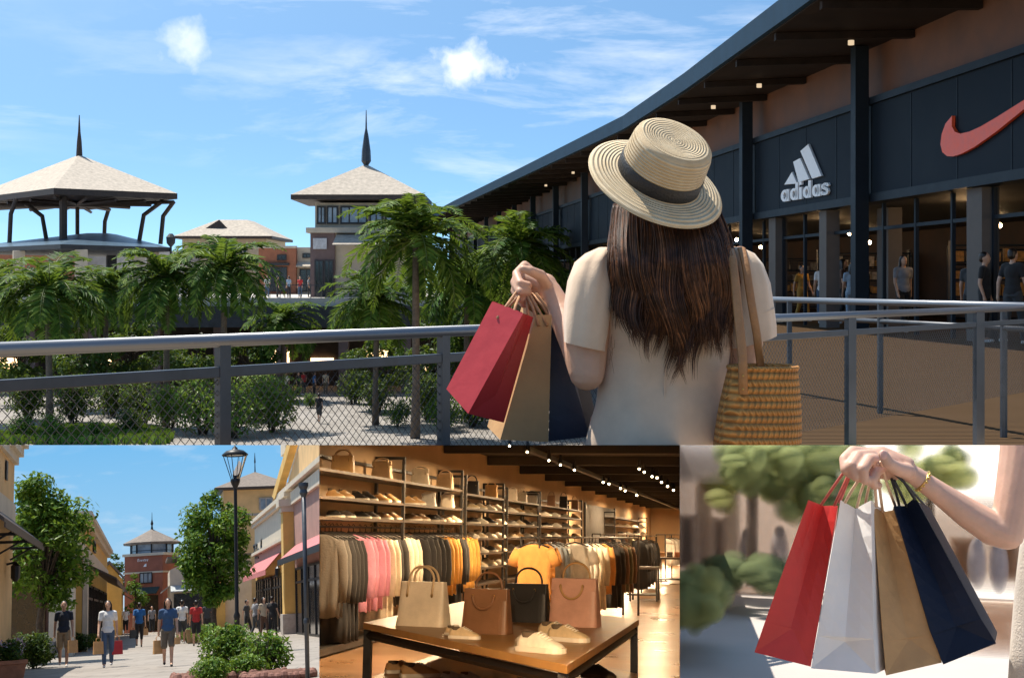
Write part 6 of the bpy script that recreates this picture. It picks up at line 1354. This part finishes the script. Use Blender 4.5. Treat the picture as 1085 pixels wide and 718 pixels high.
# the bags
red2 = mat('bright red paper', (.62,.035,.03), .5, .06, 4, .1, 18); wh2 = mat('bright white paper', (.84,.82,.8), .5, .03, 4, .1, 18); kr2 = mat('warm kraft paper', (.5,.29,.125), .65, .1, 5, .12, 25)
nv2 = mat('dark navy paper', (.008,.014,.034), .55, .1, 4, .1, 18, spec=.2); gy2 = mat('grey taupe paper', (.17,.15,.15), .6, .06, 4)
redc = mat('red cord', (.6,.12,.1), .7, .1, 60); palec = mat('pale cord', (.72,.5,.35), .8, .1, 60); blackc = mat('black cord', (.02,.022,.03), .7, .1, 60)
def gusset_bag(label, m, TL, NT, TR, BR, BL, cL, cR, ap, d0, cords, cordm_, depth=.34, lean=(0,0), dR=0.0):
    P = [z3(*q, d0) for q in (TL, NT, TR, BR, BL, cL, cR, ap)]; o = P[4]
    t = thing('paper_bag', label, 'shopping bag', M3, o); b = MB(); P = [p-o for p in P]
    tl, nt, tr, br_, bl, cl, cr_, ap_ = P; nt = nt + V((0,.1,0)); ap_ = ap_ + V((0,.045,0)); br_ = br_ + V((0,dR,0)); tr = tr + V((0,dR,0)); cr_ = cr_ + V((0,dR,0))
    mid = (cl+cr_)/2 + V((0,.02,0)); dv = V((lean[0],depth,lean[1])); k = 5; vs = []; K = 8
    for i in range(K+1):                                           # gusset from top edge to the crease, folded inwards
        f = i/K; a = tl.lerp(cl, f); c_ = tr.lerp(cr_, f); n_ = nt.lerp(mid, f); sag = .006*math.sin(f*math.pi)
        vs += [a + V((0,0,0)), a.lerp(n_, .5) + V((0,.012*(1-f)-sag,0)), n_, n_.lerp(c_, .5) + V((0,.012*(1-f)-sag,0)), c_]
    fs = [(i*5+j, i*5+j+1, (i+1)*5+j+1, (i+1)*5+j) for i in range(K) for j in range(4)]; b.add(vs, fs)
    b.add([cl, mid, cr_, br_, bl, ap_], [(0,1,5), (1,2,5), (0,5,4), (5,2,3), (5,3,4)])
    B = [tl+dv-V((0,0,.07)), tr+dv-V((0,0,.07)), br_+dv, bl+dv]; b.add([tl,tr,br_,bl,cl,cr_] + B, [(0,4,3,9,6), (1,7,8,2,5), (9,8,7,6), (3,2,8,9)])
    me = b.mesh('bag_body', normals=True); ob = put('bag_body', me, m, t); mod = ob.modifiers.new('paper', 'SOLIDIFY'); mod.thickness = .0016; mod.offset = 0
    for c_ in cords: h = MB(); Q = [z3(*q)-o for q in c_]; h.tube(Q, .0062, 8); put('handle', h, cordm_, t, smooth=True)
    return t
gusset_bag('glossy red paper bag, leftmost of the four in the raised hand', red2, (402,183), (447,203), (490,201), (408,688), (240,640), (272,548), (425,592), (352,572), 5.95,
    [[(440,198,5.97),(490,125,5.93),(536,62,5.88),(552,50,5.9)], [(480,200,5.98),(503,150,5.95),(522,108,5.93),(535,80,5.95)], [(496,190,6.28),(515,140,6.1),(545,60,5.95)]], redc, dR=.05)
gusset_bag('plain white paper bag between the red and the kraft bag', wh2, (499,183), (545,212), (590,184), (605,704), (410,688), (428,590), (598,600), (512,612), 6.0,
    [[(512,190,6.02),(535,150,5.97),(556,118,5.93)], [(548,205,6.08),(558,165,6.0),(570,130,5.95)], [(573,198,6.3),(580,160,6.12),(590,120,6.0)]], palec, depth=.3, lean=(.09,.0), dR=.0)
gusset_bag('kraft brown paper bag between the white and the navy bag', kr2, (597,203), (630,222), (660,214), (805,675), (636,709), (627,612), (776,590), (706,603), 6.04,
    [[(607,203,6.05),(602,140,5.97),(598,72,5.9)], [(625,218,6.12),(616,150,6.0),(608,74,5.9)], [(662,198,6.2),(640,140,6.02),(618,68,5.9)]], palec, dR=.04)
gusset_bag('navy blue paper bag, rightmost of the four in the raised hand', nv2, (659,201), (697,203), (724,175), (968,615), (808,676), (772,588), (922,542), (852,566), 6.06,
    [[(722,180,6.06),(690,130,5.98),(648,90,5.88)], [(697,202,6.13),(680,165,6.05),(660,125,5.95)], [(675,200,6.25),(665,160,6.1),(652,120,5.98)]], blackc, depth=.3, dR=.02)
t = thing('paper_bag', 'grey taupe paper bag peeking out behind the navy bag', 'shopping bag', M3, z3(968,612,6.3)); o = z3(968,612,6.3); b = MB()
F4 = [z3(*q, 6.28)-o for q in ((735,190),(766,205),(970,580),(962,618))]; b.prism(F4, (0,.25,0)); put('bag_body', b, gy2, t)
b = MB(); b.tube([z3(752,200,6.32)-o, z3(700,140,6.1)-o, z3(655,95,5.95)-o], .005, 8); put('handle', b, blackc, t, smooth=True)
# hand, forearm and upper arm
skl = mat('light skin', (.66,.4,.29), .5, .06, 14, .04, 90); skin_sss(skl)
po = z3(1040,300,6.1); t = thing('person', 'person at the right edge holding up four paper bags, arm bent, in a pale dress', 'person', M3, po)
def H3(x, y, d): return z3(x, y, d) - po
b = MB()
def ch(L_, n=12): b.chain([H3(x,y,d) for x,y,d,r in L_], [r for *_, r in L_], n)
ch([(668,82,5.99,.036),(725,112,6.02,.0395),(790,158,6.05,.046),(880,222,6.08,.061),(955,268,6.1,.07),(1000,282,6.1,.068)], 16)
ch([(1000,282,6.1,.068),(1022,170,6.12,.078),(1040,60,6.14,.085),(1052,-60,6.16,.09)], 16)
ch([(690,92,6.0,.036),(640,66,5.99,.04),(580,58,5.99,.038)], 14); ch([(660,100,6.02,.034),(600,92,6.02,.036)], 12); ch([(700,75,6.0,.03),(622,42,6.0,.03),(560,44,6.0,.026)], 12)
ch([(575,44,5.98,.027),(535,38,5.93,.0255),(511,60,5.87,.0235),(513,92,5.84,.021),(527,106,5.85,.018)], 10)
ch([(590,50,5.96,.027),(552,52,5.88,.026),(532,80,5.83,.024),(544,112,5.83,.021),(560,116,5.86,.018)], 10)
ch([(605,62,5.97,.026),(584,62,5.87,.025),(566,90,5.82,.024),(568,120,5.83,.021),(584,128,5.87,.018)], 10)
ch([(622,84,5.98,.024),(606,98,5.9,.023),(592,122,5.86,.021),(600,140,5.88,.018),(614,138,5.92,.015)], 10)
ch([(700,98,5.96,.034),(668,88,5.89,.029),(642,72,5.85,.025),(627,46,5.84,.021)], 12)
put('body', fuse(b, .006, 3), skl, t, clip=[DN])
b = MB(); b.ell(H3(628,48,5.825), (.014,.006,.019), nu=10, nv=8); put('thumb_nail', b, mat('nail', (.7,.42,.36), .3), t)
drs = mat('pale cream dress', (.66,.57,.48), .9, .06, 8, .3, 120, sheen=.3); b = MB()
rw = []
for y_, cx_, hw_ in ((-40,1130,60),(60,1128,62),(240,1128,64),(330,1124,78),(420,1118,82),(520,1116,88),(640,1116,96),(760,1116,102)):
    c_ = H3(cx_, y_, 6.3); k = hw_/2.838*6.3/1500; rw.append([c_ + V((math.cos(2*math.pi*i/28)*k, math.sin(2*math.pi*i/28)*k*.8*(1+.05*math.sin(i*2.2)), 0)) for i in range(28)])
b.loft(rw); put('dress', b, drs, t, smooth=True, clip=[DN])
gold = mat('gold bracelet', (.7,.45,.15), .25, .05, metal=1.0)
tb = thing('bracelet', 'thin gold bracelet with a dark bead on the raised wrist', 'bracelet', M3, z3(742,124,6.03)); wv = (z3(790,158,6.05)-z3(725,112,6.02)).normalized(); a_ = wv.orthogonal().normalized(); c2_ = wv.cross(a_)
b = MB(); b.tube([(a_*math.cos(2*math.pi*i/28)+c2_*math.sin(2*math.pi*i/28))*.0425 for i in range(28)], .0042, 8, closed=True); put('chain', b, gold, tb, smooth=True)
b = MB()
for i in range(0, 28, 2): b.ell((a_*math.cos(2*math.pi*i/28)+c2_*math.sin(2*math.pi*i/28))*.0445 + wv*.006, .0062, nu=8, nv=6)
put('beads', b, gold, tb, smooth=True)
